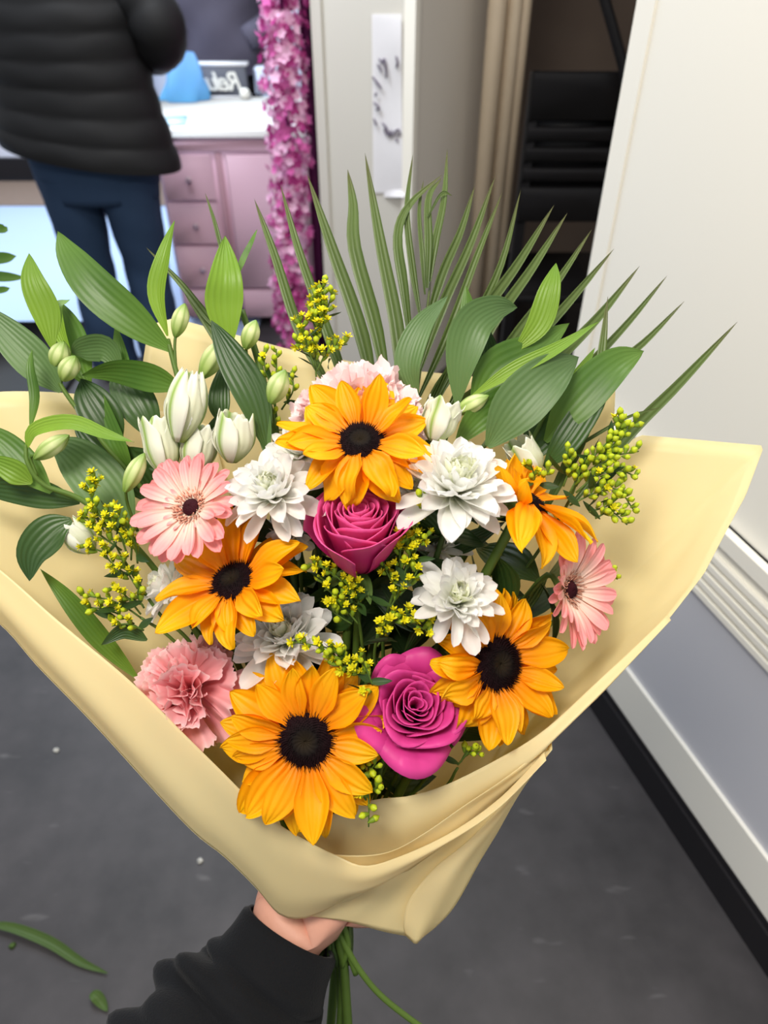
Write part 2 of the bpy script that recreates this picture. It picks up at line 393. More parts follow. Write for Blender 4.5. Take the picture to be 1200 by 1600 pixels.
to.matrix_basis = Matrix.Translation((-.025, -.030, .035)) @ Matrix.Rotation(math.pi/2, 4, 'X') @ Matrix.Scale(-1, 4, (1, 0, 0)); to['label'] = 'white mirrored script lettering'
def lathe(c, prof, n=16, axis=Vector((0, 0, 1))):
    a = axis.orthogonal().normalized(); b = axis.cross(a)
    return grid(lambda u, v: Vector(c)+axis*prof(u)[1]+(a*math.cos(2*math.pi*v)+b*math.sin(2*math.pi*v))*prof(u)[0], 10, n, True)
pb = on_counter(386, 152)-Vector((0, .05, 0))
tag(part('glass_ball', lathe(pb, lambda u: (.024*math.sin(math.pi*u)+.0005, .024*(1-math.cos(math.pi*u)))), mat('pearl_white', (240, 236, 226), .15, .6), None), 'small round white ball beside the script sign', 'ornament')
pj = on_counter(405, 150)
tag(part('pale_box', box((pj.x+.03, pj.y+.04, zt+.06), (.10, .09, .115), .1, .01), mat('pale_blue_card', (206, 214, 232), .5, .3), None), 'pale bluish box at the right end of the counter', 'box')
# blue crumpled translucent bag
pa = on_counter(288, 158)
def bagf(u, v):
    a = v*2*math.pi; h = u
    r = .085*(1-.55*h**1.5)*(1+.16*math.sin(3*a+4*h)+.1*math.sin(5*a-3*h)); 
    return Vector((pa.x+.03*h+r*math.cos(a)*1.2, pa.y+r*.6*math.sin(a), zt+.004+h*.19))
g = grid(bagf, 10, 26, True)
tag(part('plastic_bag', g, M_blue, None), 'light blue translucent plastic bag standing on the white counter', 'bag')
pc = on_counter(275, 190)
tag(part('blue_folder', box((pc.x, pc.y, zt+.004), (.09, .16, .008), .15), mat('pale_cyan_plastic', (196, 228, 244), .2, .6), None), 'pale cyan folder lying flat at the left end of the counter', 'folder')

# ---- customer seen from behind
def ring_loft(rings, n=28, fn=None, cap=False):
    """rings: (cx, cy, z, rx, ry)"""
    V, Fc, U = [], [], []
    for i, (x, y, z, rx, ry) in enumerate(rings):
        for j in range(n):
            a = 2*math.pi*j/n; k = fn(i/(len(rings)-1), a, z) if fn else 1
            V.append(Vector((x+rx*k*math.cos(a), y+ry*k*math.sin(a), z))); U.append((i/(len(rings)-1), j/n))
    for i in range(len(rings)-1):
        for j in range(n): Fc.append((i*n+j, i*n+(j+1) % n, (i+1)*n+(j+1) % n, (i+1)*n+j))
    if cap: Fc += [tuple(range(n-1, -1, -1)), tuple((len(rings)-1)*n+j for j in range(n))]
    return V, Fc, U
def interp(keys, n):
    out = []
    ks = [Vector(k[:3]) for k in keys]; c = catmull([Vector(k[:3]) for k in keys], n); r = catmull([Vector((k[3], k[4], 0)) for k in keys], n)
    return [(p.x, p.y, p.z, q.x, q.y) for p, q in zip(c, r)]
def skinned(name, parent, joints, edges, radii, m, sub=2, root=0):
    inv = MW[parent.name].inverted()
    me = bpy.data.meshes.new(name); me.from_pydata([tuple(inv@Vector(j)) for j in joints], edges, []); me.materials.append(m)
    o = link(name, me, parent)
    o.modifiers.new('skin', 'SKIN').use_smooth_shade = True
    sv = me.skin_vertices[0].data if me.skin_vertices else None
    if sv is None:
        me.attributes  # layer is created by the modifier below
    s = o.modifiers.new('sub', 'SUBSURF'); s.levels = sub; s.render_levels = sub
    bpy.context.view_layer.objects.active = o
    bpy.context.view_layer.update()
    if not me.skin_vertices: bpy.ops.mesh.customdata_skin_add()
    for v, r in zip(me.skin_vertices[0].data, radii): v.radius = (r, r) if not isinstance(r, tuple) else r; v.use_root = False
    me.skin_vertices[0].data[root].use_root = True
    return o
def person(base, name_label, s, top_kind):
    x, y = base.x, base.y
    t = empty('person', (x, y, 0), name_label, 'person')
    J = [(x, y, .95), (x, y, 1.15), (x, y, 1.38), (x, y, 1.47), (x, y-.02, 1.56), (x, y-.02, 1.70)]
    Rr = [.12, .12, .12, .05, .08, .085]; E = [(0, 1), (1, 2), (2, 3), (3, 4), (4, 5)]
    for sd in (-1, 1):
        n = len(J); J += [(x+sd*.10, y, .88), (x+sd*.105, y+.01, .48), (x+sd*.11, y, .09), (x+sd*.12, y+.13, .04)]
        Rr += [.085, .055, .038, .035]; E += [(0, n), (n, n+1), (n+1, n+2), (n+2, n+3)]
        n = len(J); J += [(x+sd*.18, y, 1.40), (x+sd*.28, y-.0, 1.21), (x+sd*.17, y+.20, 1.17), (x+sd*.12, y+.27, 1.17)]
        Rr += [.055, .04, .03, .035]; E += [(2, n), (n, n+1), (n+1, n+2), (n+2, n+3)]
    skinned('body', t, J, E, Rr, M_skin, 2)
    return t
b1 = FL(165, 590); b1.y = 2.85; b1.x = W(146, 250, 2.85).x
t = person(b1, 'person seen from behind in a long black puffer jacket and blue jeans', 1, 0)
x, y = b1.x, b1.y
hem = lambda a: 0
jr = interp([(x, y, .865, .308, .19), (x-.005, y, .93, .300, .185), (x-.005, y, 1.05, .272, .17), (x-.01, y, 1.18, .262, .165), (x, y, 1.32, .25, .155), (x, y, 1.43, .18, .12), (x, y, 1.50, .10, .09)], 90)
jr = [(r[0], r[1], r[2]+0, r[3]*(1+.022*abs(math.sin(r[2]/.078*math.pi))), r[4]*(1+.03*abs(math.sin(r[2]/.078*math.pi)))) for r in jr]
g = ring_loft(jr, 40)
V = [Vector((v.x, v.y, v.z+(.05*(-(v.x-x)/.3) if v.z < 1.2 else 0)*max(0, (1.2-v.z)/.35)+.006*math.sin((v.x-x)*30)*math.sin(v.z*40))) for v in g[0]]
part('jacket', (V, g[1], g[2]), M_jacket, t)
for sd in (-1, 1):
    ar = tube([(x+sd*.17, y, 1.42), (x+sd*.27, y-.01, 1.34), (x+sd*.318, y-.02, 1.24), (x+sd*.27, y+.07, 1.18), (x+sd*.18, y+.19, 1.17)], [.075, .085, .085, .075, .055], 18, 40)
    cc = catmull([(x+sd*.17, y, 1.42), (x+sd*.27, y-.01, 1.34), (x+sd*.318, y-.02, 1.24), (x+sd*.27, y+.07, 1.18), (x+sd*.18, y+.19, 1.17)], 40)
    vs = [cc[i//18]+(v-cc[i//18])*(1+.06*abs(math.sin(i//18*.45))) if i < 41*18 else v for i, v in enumerate(ar[0])]
    part('jacket_sleeve', (vs, ar[1], ar[2]), M_jacket, t)
pel = ring_loft(interp([(x, y, .72, .215, .125), (x, y, .80, .225, .135), (x, y, .90, .225, .135), (x, y, 1.0, .18, .12)], 10), 28, cap=True)
legs = []
for sd in (-1, 1):
    lg = interp([(x+sd*.10, y, .80, .112, .118), (x+sd*.108, y, .62, .098, .102), (x+sd*.108, y+.01, .45, .084, .086), (x+sd*.105, y, .25, .088, .09), (x+sd*.105, y, .05, .095, .10)], 30)
    legs.append(ring_loft(lg, 22, lambda u, a, z: 1+.03*math.sin(z*45+a*2)*(.5 if z > .5 else 1)))
part('jeans', join(pel, *legs), M_jeans, t)
for sd in (-1, 1):
    part('shoe', ring_loft([(x+sd*.11, y+.04, .0, .05, .14), (x+sd*.11, y+.04, .03, .052, .145), (x+sd*.11, y+.03, .07, .045, .12), (x+sd*.11, y-.01, .11, .035, .05)], 18, cap=True), M_dark, t)
part('hair', lathe((x, y-.03, 1.52), lambda u: (.105*math.sin(math.pi*min(u, .97))**.6+.001, .26*u), 20), M_hair, t)
# ---- staff member behind the counter
b2 = W(342, 60, 4.15); b2.z = 0
t = person(b2, 'person in a loose dark grey top standing behind the counter', 1, 1)
x, y = b2.x, b2.y
jr = interp([(x, y, .93, .235, .15), (x, y, 1.0, .225, .15), (x, y, 1.15, .215, .14), (x, y, 1.3, .22, .14), (x, y, 1.42, .17, .11), (x, y, 1.50, .09, .08)], 30)
part('shirt', ring_loft(jr, 32, lambda u, a, z: 1+.05*math.sin(3*a+z*22)+.03*math.sin(5*a-z*31)), M_shirt, t)
for sd in (-1, 1):
    part('shirt_sleeve', tube([(x+sd*.15, y, 1.42), (x+sd*.24, y, 1.28), (x+sd*.26, y-.0, 1.14), (x+sd*.15, y-.12, 1.08)], [.07, .075, .07, .05], 16, 16), M_shirt, t)
part('trousers', join(ring_loft([(x, y, .75, .18, .12), (x, y, .95, .19, .12)], 20, cap=True), *[ring_loft([(x+s*.1, y, .05, .07, .07), (x+s*.1, y, .5, .08, .08), (x+s*.09, y, .8, .1, .11)], 18) for s in (-1, 1)]), M_dark, t)
part('hair', lathe((x, y+.02, 1.50), lambda u: (.105*math.sin(math.pi*min(u, .97))**.6+.001, .26*u), 20), M_hair, t)

# ---- pink garland and purple curtain at the opening
gl = empty('flower_garland', W(445, 520, 2.86), 'fluffy pink artificial flower garland hanging beside the cream partition', 'garland')
gp = [W(436, -160, 2.84), W(440, 0, 2.84), W(447, 130, 2.84), W(452, 260, 2.84), W(452, 380, 2.84), W(458, 470, 2.84), W(460, 530, 2.84)]
gc = catmull(gp, 60)
part('cord', tube(gp, [.006]*2, 8, 20), M_purple, gl)
rg = random.Random(3)
V, Fc, U, MM = [], [], [], []
for k in range(1500):
    c = gc[rg.randrange(61)]+(gc[1]-gc[0])*rg.random(); a = rg.random()*6.283; rr = (.080 if c.z > .2 else .065)*rg.random()**.45
    o = c+Vector((math.cos(a)*rr, math.sin(a)*rr, rg.uniform(-.02, .02)))
    nrm = Vector((math.cos(a)+rg.uniform(-.7, .7), math.sin(a)+rg.uniform(-.7, .7), rg.uniform(-.5, .7))).normalized()
    ax = nrm.orthogonal().normalized(); ay = nrm.cross(ax); s = rg.uniform(.012, .024); ph = rg.random()*6
    n = len(V); V.append(o-nrm*.004); U.append((0, 0)); mi = rg.choice([0, 0, 1, 1, 2])
    for j in range(10):
        an = ph+j*math.pi/5; q = s*(1 if j % 2 == 0 else .62)
        V.append(o+ax*math.cos(an)*q+ay*math.sin(an)*q+nrm*q*.25); U.append((1, 0))
    for j in range(10): Fc.append((n, n+1+j, n+1+(j+1) % 10)); MM.append(mi)
go = part('blossoms', (V, Fc, U, MM), M_gpink, gl); go['kind'] = 'stuff'
cu = []
def curt(u, v):
    p = W(474+14*v, 0, 2.93); return Vector((p.x+.004*math.sin(v*18), p.y+.012*math.sin(v*18), .03+2.7*u))
part_c = part('curtain', (lambda g: g)(grid(lambda u, v: Vector((W(466, 0, 2.93).x+.085*v, 2.93+.012*math.sin(v*18), .02+2.7*u)), 4, 24)), M_purple, None)
m = part_c.modifiers.new('solid', 'SOLIDIFY'); m.thickness = .003
tag(part_c, 'narrow dark purple curtain strip between the garland and partition', 'curtain')

# ---- taped notes with marker writing on the partition
def on_left_face(px, py, off=.004):
    a = W(484, 0, 2.80); b = W(648, 0, 2.62); a.z = b.z = 0; n = Vector(((b-a).y, -(b-a).x, 0)).normalized()
    r = FWD+RIGHT*((px-600)/F)+UP*((800-py)/F); tt = (a+n*off-CAM).dot(n)/r.dot(n); return CAM+r*tt
nt1 = empty('handwritten_note', on_left_face(605, 160), 'long white taped paper note with dark marker scribbles on the cream wall', 'note')
def notef(u, v):
    return on_left_face(583+46*v-2*u, 22+388*(1-u)*.72+0, .004+.006*math.sin(u*9)*v+.004*(v*v))
part('paper', grid(notef, 14, 6), M_notep, nt1)
strokes = [[(592, 92), (597, 98), (600, 92), (603, 108), (604, 122)], [(619, 88), (621, 98), (619, 106)], [(582, 120), (590, 130), (596, 138)], [(588, 145), (586, 150)], [(584, 160), (592, 168), (588, 172)],
           [(584, 185), (588, 196)], [(597, 192), (603, 200), (600, 206), (609, 212), (612, 204), (616, 212), (620, 200), (626, 208), (620, 212)], [(618, 216), (622, 222)], [(590, 100), (596, 112)], [(600, 194), (612, 214)]]
for s_ in strokes:
    part('pen_stroke', tube([on_left_face(a, b, .012) for a, b in s_], [.003, .004, .003], 6, 10), M_ink, nt1)
nt2 = empty('handwritten_note', on_left_face(612, 305), 'small curled white paper scrap taped low on the cream wall', 'note')
part('paper', grid(lambda u, v: on_left_face(600+32*v, 308-20*u, .004+.03*(1-u)**2*v), 6, 6), M_notep, nt2)

# ---- slatted black chair and strap in the store room
Yc = 2.55
def cb(px0, px1, y0, y1, d=.03, off=0):
    a = W(px0, y0, Yc); b = W(px1, y1, Yc); x0 = a.x; x1 = b.x
    return box(((x0+x1)/2, Yc+off, (a.z+b.z)/2), (abs(x1-x0), d, abs(a.z-b.z)), 0, .004)
ch = empty('slatted_chair', (W(900, 300, Yc).x, Yc, 0), 'black chair with slatted high back in the dark store room', 'chair')
xl, xr = W(822, 200, Yc).x, W(985, 200, Yc).x
zb = [W(900, yy, Yc).z for yy in (112, 188, 198, 220, 230, 252, 262, 282, 292, 345)]
for k in range(0, 10, 2): part('back_slat', box(((xl+xr)/2, Yc, (zb[k]+zb[k+1])/2), (xr-xl, .03, abs(zb[k]-zb[k+1])), 0, .004), M_dark, ch)
part('gap_shade_panel', box(((xl+xr)/2, Yc+.02, (zb[0]+zb[9])/2), (xr-xl-.03, .008, zb[0]-zb[9]-.01)), M_dark, ch)  # added black sheet standing in for the dark between the slats
for xx in (xl+.015, xr-.015):
    part('leg', box((xx, Yc+.01, zb[0]/2), (.035, .035, zb[0]), 0, .004), M_dark, ch)
    part('leg', box((xx, Yc+.42, .22), (.035, .035, .44), 0, .004), M_dark, ch)
part('seat', box(((xl+xr)/2, Yc+.22, .45), (xr-xl, .44, .03), 0, .006), M_dark, ch)
tag(part('strap', tube([W(930, -60, 2.5), W(945, 0, 2.5), W(962, 60, 2.5), W(978, 130, 2.5), W(975, 210, 2.5)], [.016]*2, 10, 20), M_dark, None), 'black hanging strap beside the slatted chair back', 'strap')
# black mat
pm = FL(10, 560)
tag(part('floor_mat', box((-1.62, 2.75, .012), (.62, 1.1, .02), 0, .004), M_dark, None), 'black mat on the floor left of the customer', 'mat')

# ---- floor litter
def flatleaf(pts, wpx, m, z=.004, prof=None):
    c = catmull([FL(a, b, z) for a, b in pts], 16)
    def f(u, v):
        i = int(round(u*16)); p = c[i]; tg = (c[min(i+1, 16)]-c[max(i-1, 0)]).normalized(); sd = Vector((-tg.y, tg.x, 0))
        s = v*2-1; ww = wpx*(math.sin(math.pi*min(.98, u*.9+.08))**.8)
        return p+sd*s*ww+Vector((0, 0, .006*abs(s)*math.sin(u*3)+.004*math.sin(u*6)+.002))
    return grid(f, 16, 4)
M_litter = mat('fallen_leaf_green', (74, 98, 44), .5, .3, .1, .4, 4)
tag(part('fallen_leaf', flatleaf([(-30, 1445), (20, 1452), (80, 1475), (125, 1503), (168, 1521)], .010, M_litter), M_litter, None), 'long narrow green leaf fallen on the dark floor', 'leaf')
tag(part('fallen_leaf', flatleaf([(142, 1553), (155, 1562), (168, 1580)], .010, M_litter), M_litter, None), 'small torn green leaf piece on the floor at lower left', 'leaf')
for (a, b, l) in ((313, 1346, 'white paper crumb on the floor left of the wrapping'), (88, 1173, 'small pale crumb on the floor at far left'), (20, 1478, 'tiny green crumb beside the long fallen leaf')):
    c = FL(a, b); g = lathe((c.x, c.y, .0), lambda u: (.006*math.sin(math.pi*u)+.0002, .004*u), 7)
    tag(part('floor_crumb', ([Vector((v.x+random.uniform(-.002, .002), v.y+random.uniform(-.002, .002), v.z)) for v in g[0]], g[1], g[2]), M_scrap if a > 30 else M_litter, None), l, 'crumb')
# leaf tips entering on the left
fs = empty('foliage_sprig', P(-60, 400, .92), 'blurred green leaf tips poking in at the left edge', 'foliage')

# ================================================================== THE BOUQUET
TRAY = []
def bundle_end(k, ext):
    a = k*2.399; r = .006+.0075*math.sqrt(k % 5)
    off = RIGHT*math.cos(a)*r - FWD*math.sin(a)*r*.7
    p1 = P(517, 1425, .722)+off; p2 = P(522, 1500, .735)+off*.9
    p3 = P(512+12*math.cos(a*1.7), 1600+ext, .76)+off*1.5
    return p1, p2, p3
NK = [0]
def stem(parent, head, nrm, r, m, long=False, k=None, name='stem', sl=.03, nl=8):
    k = NK[0]; NK[0] += 1
    p1, p2, p3 = bundle_end(k, 60 if long else 0)
    head = Vector(head); q = head - nrm*sl
    mid = q.lerp(p1, .5) + (q-p1).cross(Vector((0, 0, 1)))*0 - FWD*(-.012)
    pts = [head, q, mid, p1, p2] + ([p3] if long else [])
    st = part(name, tube(pts, [r*.9]*2+[r]*2, 8, 22), m, parent); cl = catmull(pts, 22); rr = random.Random(k*7+3)
    for i in range(nl):
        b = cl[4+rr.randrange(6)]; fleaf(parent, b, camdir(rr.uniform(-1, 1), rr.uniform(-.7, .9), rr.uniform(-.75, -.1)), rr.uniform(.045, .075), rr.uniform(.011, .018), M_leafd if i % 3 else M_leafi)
    return st, cl

def lancet(t, base=.12, peak=.42, pw=.9):
    if t < peak: return base+(1-base)*math.sin(t/peak*math.pi/2)
    return max(0.0, math.cos((t-peak)/(1-peak)*math.pi/2))**pw
def strip(t):
    return min(1, .35+t*2.2)*(1-t**3)**.9 if t < 1 else 0
def leaf(pts, wpx, roll=0, roll2=None, fold=.18, prof=lancet, n=18, nv=6, wave=0.0):
    d = sum(p[2] for p in pts)/len(pts); hw = wpx/2*d/F
    c = catmull([P(*p) for p in pts], n)
    if roll2 is None: roll2 = roll
    ph = random.random()*6
    def f(u, v):
        i = int(round(u*n)); p = c[i]; tg = (c[min(i+1, n)]-c[max(i-1, 0)]).normalized()
        vw = (CAM-p).normalized(); sd = tg.cross(vw).normalized(); nr = sd.cross(tg).normalized()
        a = R(roll+(roll2-roll)*u); s2 = sd*math.cos(a)+nr*math.sin(a); n2 = nr*math.cos(a)-sd*math.sin(a)
        s = v*2-1; ww = hw*prof(u)/max(.35, math.cos(a))**.7
        return p+s2*s*ww+n2*(fold*ww*(abs(s)**1.3)+wave*hw*math.sin(u*9+ph+s)*abs(s))
    return grid(f, n, nv)

# generic small foliage on flower stems (dark leaves inside the bunch)
def fleaf(parent, base, d, L, Wd, m, name='leaf'):
    d = d.normalized(); sd = d.cross(Vector((random.uniform(-1, 1), random.uniform(-1, 1), random.uniform(-.3, 1)))).normalized(); up = sd.cross(d)
    k = random.uniform(-.5, .5)
    def f(u, v):
        s = v*2-1; ww = Wd*lancet(u, .1, .45)
        return Vector(base)+d*L*u+up*(L*k*u*u+.25*ww*abs(s))+sd*s*ww
    return part(name, grid(f, 9, 4), m, parent)

def petal_mesh(name, L, Wd, m, prof, bend=0.0, cup=.2, twist=0.0, groove=0.0, nu=9, nv=6, ruf=0.0, seed=0, fold=0.0, bpow=1.0):
    rr = random.Random(seed); ph = rr.random()*6; ph2 = rr.random()*6; side = rr.uniform(-.12, .12)
    xs, zs = [0], [0]; K = 24
    for i in range(K):
        a = bend*((i+.5)/K)**bpow; xs.append(xs[-1]+L/K*math.cos(a)); zs.append(zs[-1]+L/K*math.sin(a))
    def f(u, v):
        u = .35*u+.65*math.sin(u*math.pi/2) if u < 1 else 1.0
        s = v*2-1; x = u*K; k = min(int(x), K-1); fr = x-k
        cx = xs[k]+(xs[k+1]-xs[k])*fr; cz = zs[k]+(zs[k+1]-zs[k])*fr; a = bend*u**bpow
        ww = Wd*prof(u); yy = s*ww; h = cup*ww*s*s+groove*Wd*math.cos(s*math.pi*2)*math.sin(math.pi*u)*.5+ruf*Wd*math.sin(u*7+ph+s*2)*abs(s)*u+ruf*.5*Wd*math.sin(u*11+ph2)*u
        tw = twist*u; y2 = yy*math.cos(tw)-h*math.sin(tw); h2 = yy*math.sin(tw)+h*math.cos(tw)
        return Vector((cx-h2*math.sin(a), y2+side*L*u*u, cz+h2*math.cos(a)))
    V, Fc, U = grid(f, nu, nv)
    return mesh(name, V, Fc, m, U)
def frame(normal, roll=0):
    z = normal.normalized(); x = (RIGHT-z*RIGHT.dot(z))
    if x.length < .2: x = UP-z*UP.dot(z)
    x.normalize(); y = z.cross(x)
    return Matrix((x, y, z)).transposed() @ Matrix.Rotation(roll, 3, 'Z')
def place(parent, me, name, az, elev, r0=0, z0=0, roll=0, s=1, sy=1):
    Mx = Matrix.Translation((r0*math.cos(az), r0*math.sin(az), z0)) @ Matrix.Rotation(az, 4, 'Z') @ Matrix.Rotation(-elev, 4, 'Y') @ Matrix.Rotation(roll, 4, 'X') @ Matrix.Diagonal((s, s*sy, s, 1))
    return link(name, me, parent, Mx)
def local_part(name, g, mats, parent):
    o = link(name, mesh(name, g[0], g[1], mats, g[2] if len(g) > 2 else None, g[3] if len(g) > 3 else None), parent); return o

def sunprof(t):
    if t < .45: return .42+.58*sstep(t/.45)
    return max(0, math.cos((t-.45)/.55*math.pi/2))**.72
def roundprof(t):
    if t < .7: return .38+.62*sstep(t/.7)
    return math.sqrt(max(0, 1-((t-.7)/.3)**2))**.9 if t < 1 else 0
def spoon(t):
    if t < .6: return .45+.55*sstep(t/.6)
    return math.sqrt(max(0, 1-((t-.6)/.4)**2.2))

def sunflower(px, py, d, rpx, rdisc, nrm, label, fn=None, n1=17, n2=13, seed=1, long=True, back=0.0):
    rr = random.Random(seed); c = P(px, py, d); nv_ = camdir(*nrm); s = d/F; Rp = rpx*s; rd = rdisc*s
    t = empty('sunflower', c, label, 'sunflower', 'sunflowers in the bouquet', frame(nv_))
    # disc
    K = 44
    g = grid(lambda u, v: Vector((rd*u*math.cos(v*6.2832), rd*u*math.sin(v*6.2832), rd*.34*(1-u**2.5)-rd*.16*math.exp(-(u/.3)**2)+.0006*math.sin(u*60+v*90))), 12, K, True)
    g = ([v for v in g[0]], g[1], g[2])
    disc = local_part('disc', g, M_disc, t)
    V, Fc, U = [], [], []
    for i in range(620):
        u = math.sqrt((i+.5)/620); 
        if u < .42: continue
        a = i*2.39996; p = Vector((rd*u*math.cos(a), rd*u*math.sin(a), rd*.34*(1-u**2.5)))
        out = Vector((math.cos(a)*u*1.1, math.sin(a)*u*1.1, 1-.75*u*u+.1)).normalized(); out = (out+Vector((rr.uniform(-.25, .25),)*3)).normalized()
        ln = rd*(.10+.15*u*u)*rr.uniform(.7, 1.2); w0 = rd*.028; e1 = out.orthogonal().normalized(); e2 = out.cross(e1); n = len(V)
        V += [p+e1*w0, p-e1*w0*.5+e2*w0*.87, p-e1*w0*.5-e2*w0*.87, p+out*ln]; U += [(u*.9, 0)]*3+[(1, 0)]
        Fc += [(n, n+1, n+3), (n+1, n+2, n+3), (n+2, n, n+3)]
    o = local_part('disc_florets', (V, Fc, U), M_disc, t); o['kind'] = 'stuff'
    for lay, (n, el, z0, lm) in enumerate(((n1, -4, -.002, 1.0), (n2, 14, .0015, .9))):
        for i in range(n):
            az = (i+.5*lay+rr.uniform(-.28, .28))/n*2*math.pi
            lmul, eadd, bend, ruf = fn(math.degrees(az) % 360) if fn else (1, 0, 0, .06)
            L = (Rp-rd*.8)*lm*lmul*rr.uniform(.84, 1.08)
            L = max(L, rd*.6)
            me = petal_mesh('petal', L, min(L, Rp*.75)*rr.uniform(.24, .30), M_sun, sunprof, R(bend+rr.uniform(-22, 20)), rr.uniform(.1, .55), rr.uniform(-.45, .45), .14, 11, 8, ruf+.05, rr.random())
            place(t, me, 'petal', az, R(el+eadd+rr.uniform(-9, 9)), rd*.80, z0+rr.uniform(-.0008, .0008), R(rr.uniform(-20, 20)))
    sm = petal_mesh('bract', Rp*.42, Rp*.09, M_sepal, lancet, R(-20), .2, nu=6, nv=3)
    for i in range(13): place(t, sm, 'bract', i*6.283/13, R(-22+rr.uniform(-8, 8)), rd*.7, -.005)
    g = lathe((0, 0, 0), lambda u: (rd*(.95 if u > .75 else .2+.75*math.sin(u/.75*math.pi/2)), -.018+.017*u), 18)
    local_part('receptacle', g, M_sepal, t)
    st, cl = stem(t, c-nv_*.012, nv_, .0048, M_stem, long)
    return t
def fn_front(a): return ((1.14 if 225 < a < 315 else .97), 0, (-10 if a > 180 else 4), .10)
def fn_top(a):
    if 225 < a < 315: return (1.0, 12, -75, .30)
    if 60 < a < 130: return (1.05, 18, 0, .06)
    return (1.0, 4, 0, .1)
def fn_left(a):
    if 225 < a < 320: return (.82, 0, -40, .18)
    if 50 < a < 140: return (1.12, 26, -12, .06)
    return (1.02, 4, -8, .1)
def fn_right(a):
    if 110 < a < 250: return (.95, 14, -70, .38)
    if a < 60 or a > 300: return (1.1, 16, -6, .12)
    return (1.05, 6, -10, .14)
def fn_side(a):
    if 250 < a < 340: return (1.25, -8, -30, .1)
    if a < 60 or a >= 340: return (1.25, 2, -10, .1)
    if 110 < a < 250: return (.75, 40, 10, .12)
    return (.95, 16, 0, .1)
sunflower(478, 1157, .585, 144, 46, (-.02, .10, 1), 'large face-on sunflower at the bottom front, overhanging the wrapping edge', fn_front, 19, 15, 11)
sunflower(563, 690, .575, 128, 38, (.0, .58, .82), 'topmost sunflower, above the deep pink rose', fn_top, 15, 9, 12)
sunflower(364, 908, .585, 130, 38, (-.28, .66, .70), 'sunflower at centre left, just below a pink gerbera', fn_left, 15, 10, 13)
sunflower(777, 1037, .600, 126, 47, (.52, .12, .80), 'sunflower with crumpled left petals at lower right beside the rose', fn_right, 18, 13, 14)
sunflower(822, 782, .590, 116, 30, (.40, .84, .38), 'sunflower turned side-on at upper right behind the white bloom', fn_side, 11, 6, 15, False)

# ---- chrysanthemums
def chrys(px, py, d, rpx, nrm, label, n=88, seed=1, squash=1.0, stempts=None):
    rr = random.Random(seed); c = P(px, py, d); nv_ = camdir(*nrm); Rp = rpx*d/F
    c = c - nv_*Rp*.30
    t = empty('chrysanthemum', c, label, 'chrysanthemum', 'white chrysanthemums in the bouquet', frame(nv_))
    meshes = {}
    for i in range(n):
        k = (i+.5)/n; az = i*2.39996+rr.uniform(-.15, .15)
        el = 82-80*k**.95+rr.uniform(-7, 7); 
        b = int(k*6); v = rr.randrange(3)
        if (b, v) not in meshes:
            kk = (b+.5)/6; L = Rp*(.50+.50*kk)
            meshes[(b, v)] = petal_mesh('petal', L, Rp*(.105+.05*kk)*(1+.12*v), M_whitec if kk < .28 else M_white, spoon, R((55-65*kk)+rr.uniform(-16, 16)), .75-.25*kk, rr.uniform(-.3, .3), .06, 8, 5, .14, rr.random())
        lm = 1.0
        if k > .86: lm = rr.uniform(.9, 1.12); el -= rr.uniform(0, 28)
        place(t, meshes[(b, v)], 'petal', az, R(el), Rp*.05*k, Rp*.1*(1-k), R(rr.uniform(-14, 14)), lm*rr.uniform(.92, 1.05))
    g = lathe((0, 0, 0), lambda u: (Rp*.20*math.sin(u*math.pi/2)+.0005, -.010+.012*u), 14)
    local_part('calyx', g, M_sepal, t)
    st, cl = stem(t, c-nv_*.006, nv_, .0028, M_stemd)
    return t
chrys(422, 762, .575, 86, (-.12, .55, .8), 'white chrysanthemum between the pink gerbera and the deep pink rose', 88, 21)
chrys(714, 750, .568, 108, (.08, .62, .72), 'largest white chrysanthemum, just right of the topmost sunflower', 96, 22)
chrys(716, 932, .572, 80, (.10, .55, .80), 'white chrysanthemum above the crumpled right-hand sunflower', 80, 23)
chrys(443, 988, .609, 92, (-.15, .60, .72), 'white chrysanthemum above the bottom front sunflower', 96, 24)
chrys(255, 915, .625, 58, (-.7, .45, .5), 'white chrysanthemum half hidden behind the centre left sunflower', 60, 25)
chrys(468, 700, .610, 66, (-.2, .6, .7), 'white chrysanthemum mostly hidden behind the topmost sunflower, left side', 64, 26)
chrys(690, 850, .635, 52, (.1, .5, .8), 'shaded white chrysanthemum deep in the bouquet centre', 56, 27)
chrys(455, 838, .620, 46, (.1, .0, 1), 'white chrysanthemum peeking between the rose and centre left sunflower', 50, 28)
chrys(650, 765, .615, 56, (-.1, .3, .9), 'white chrysanthemum tucked behind the deep pink rose on its right', 56, 29)

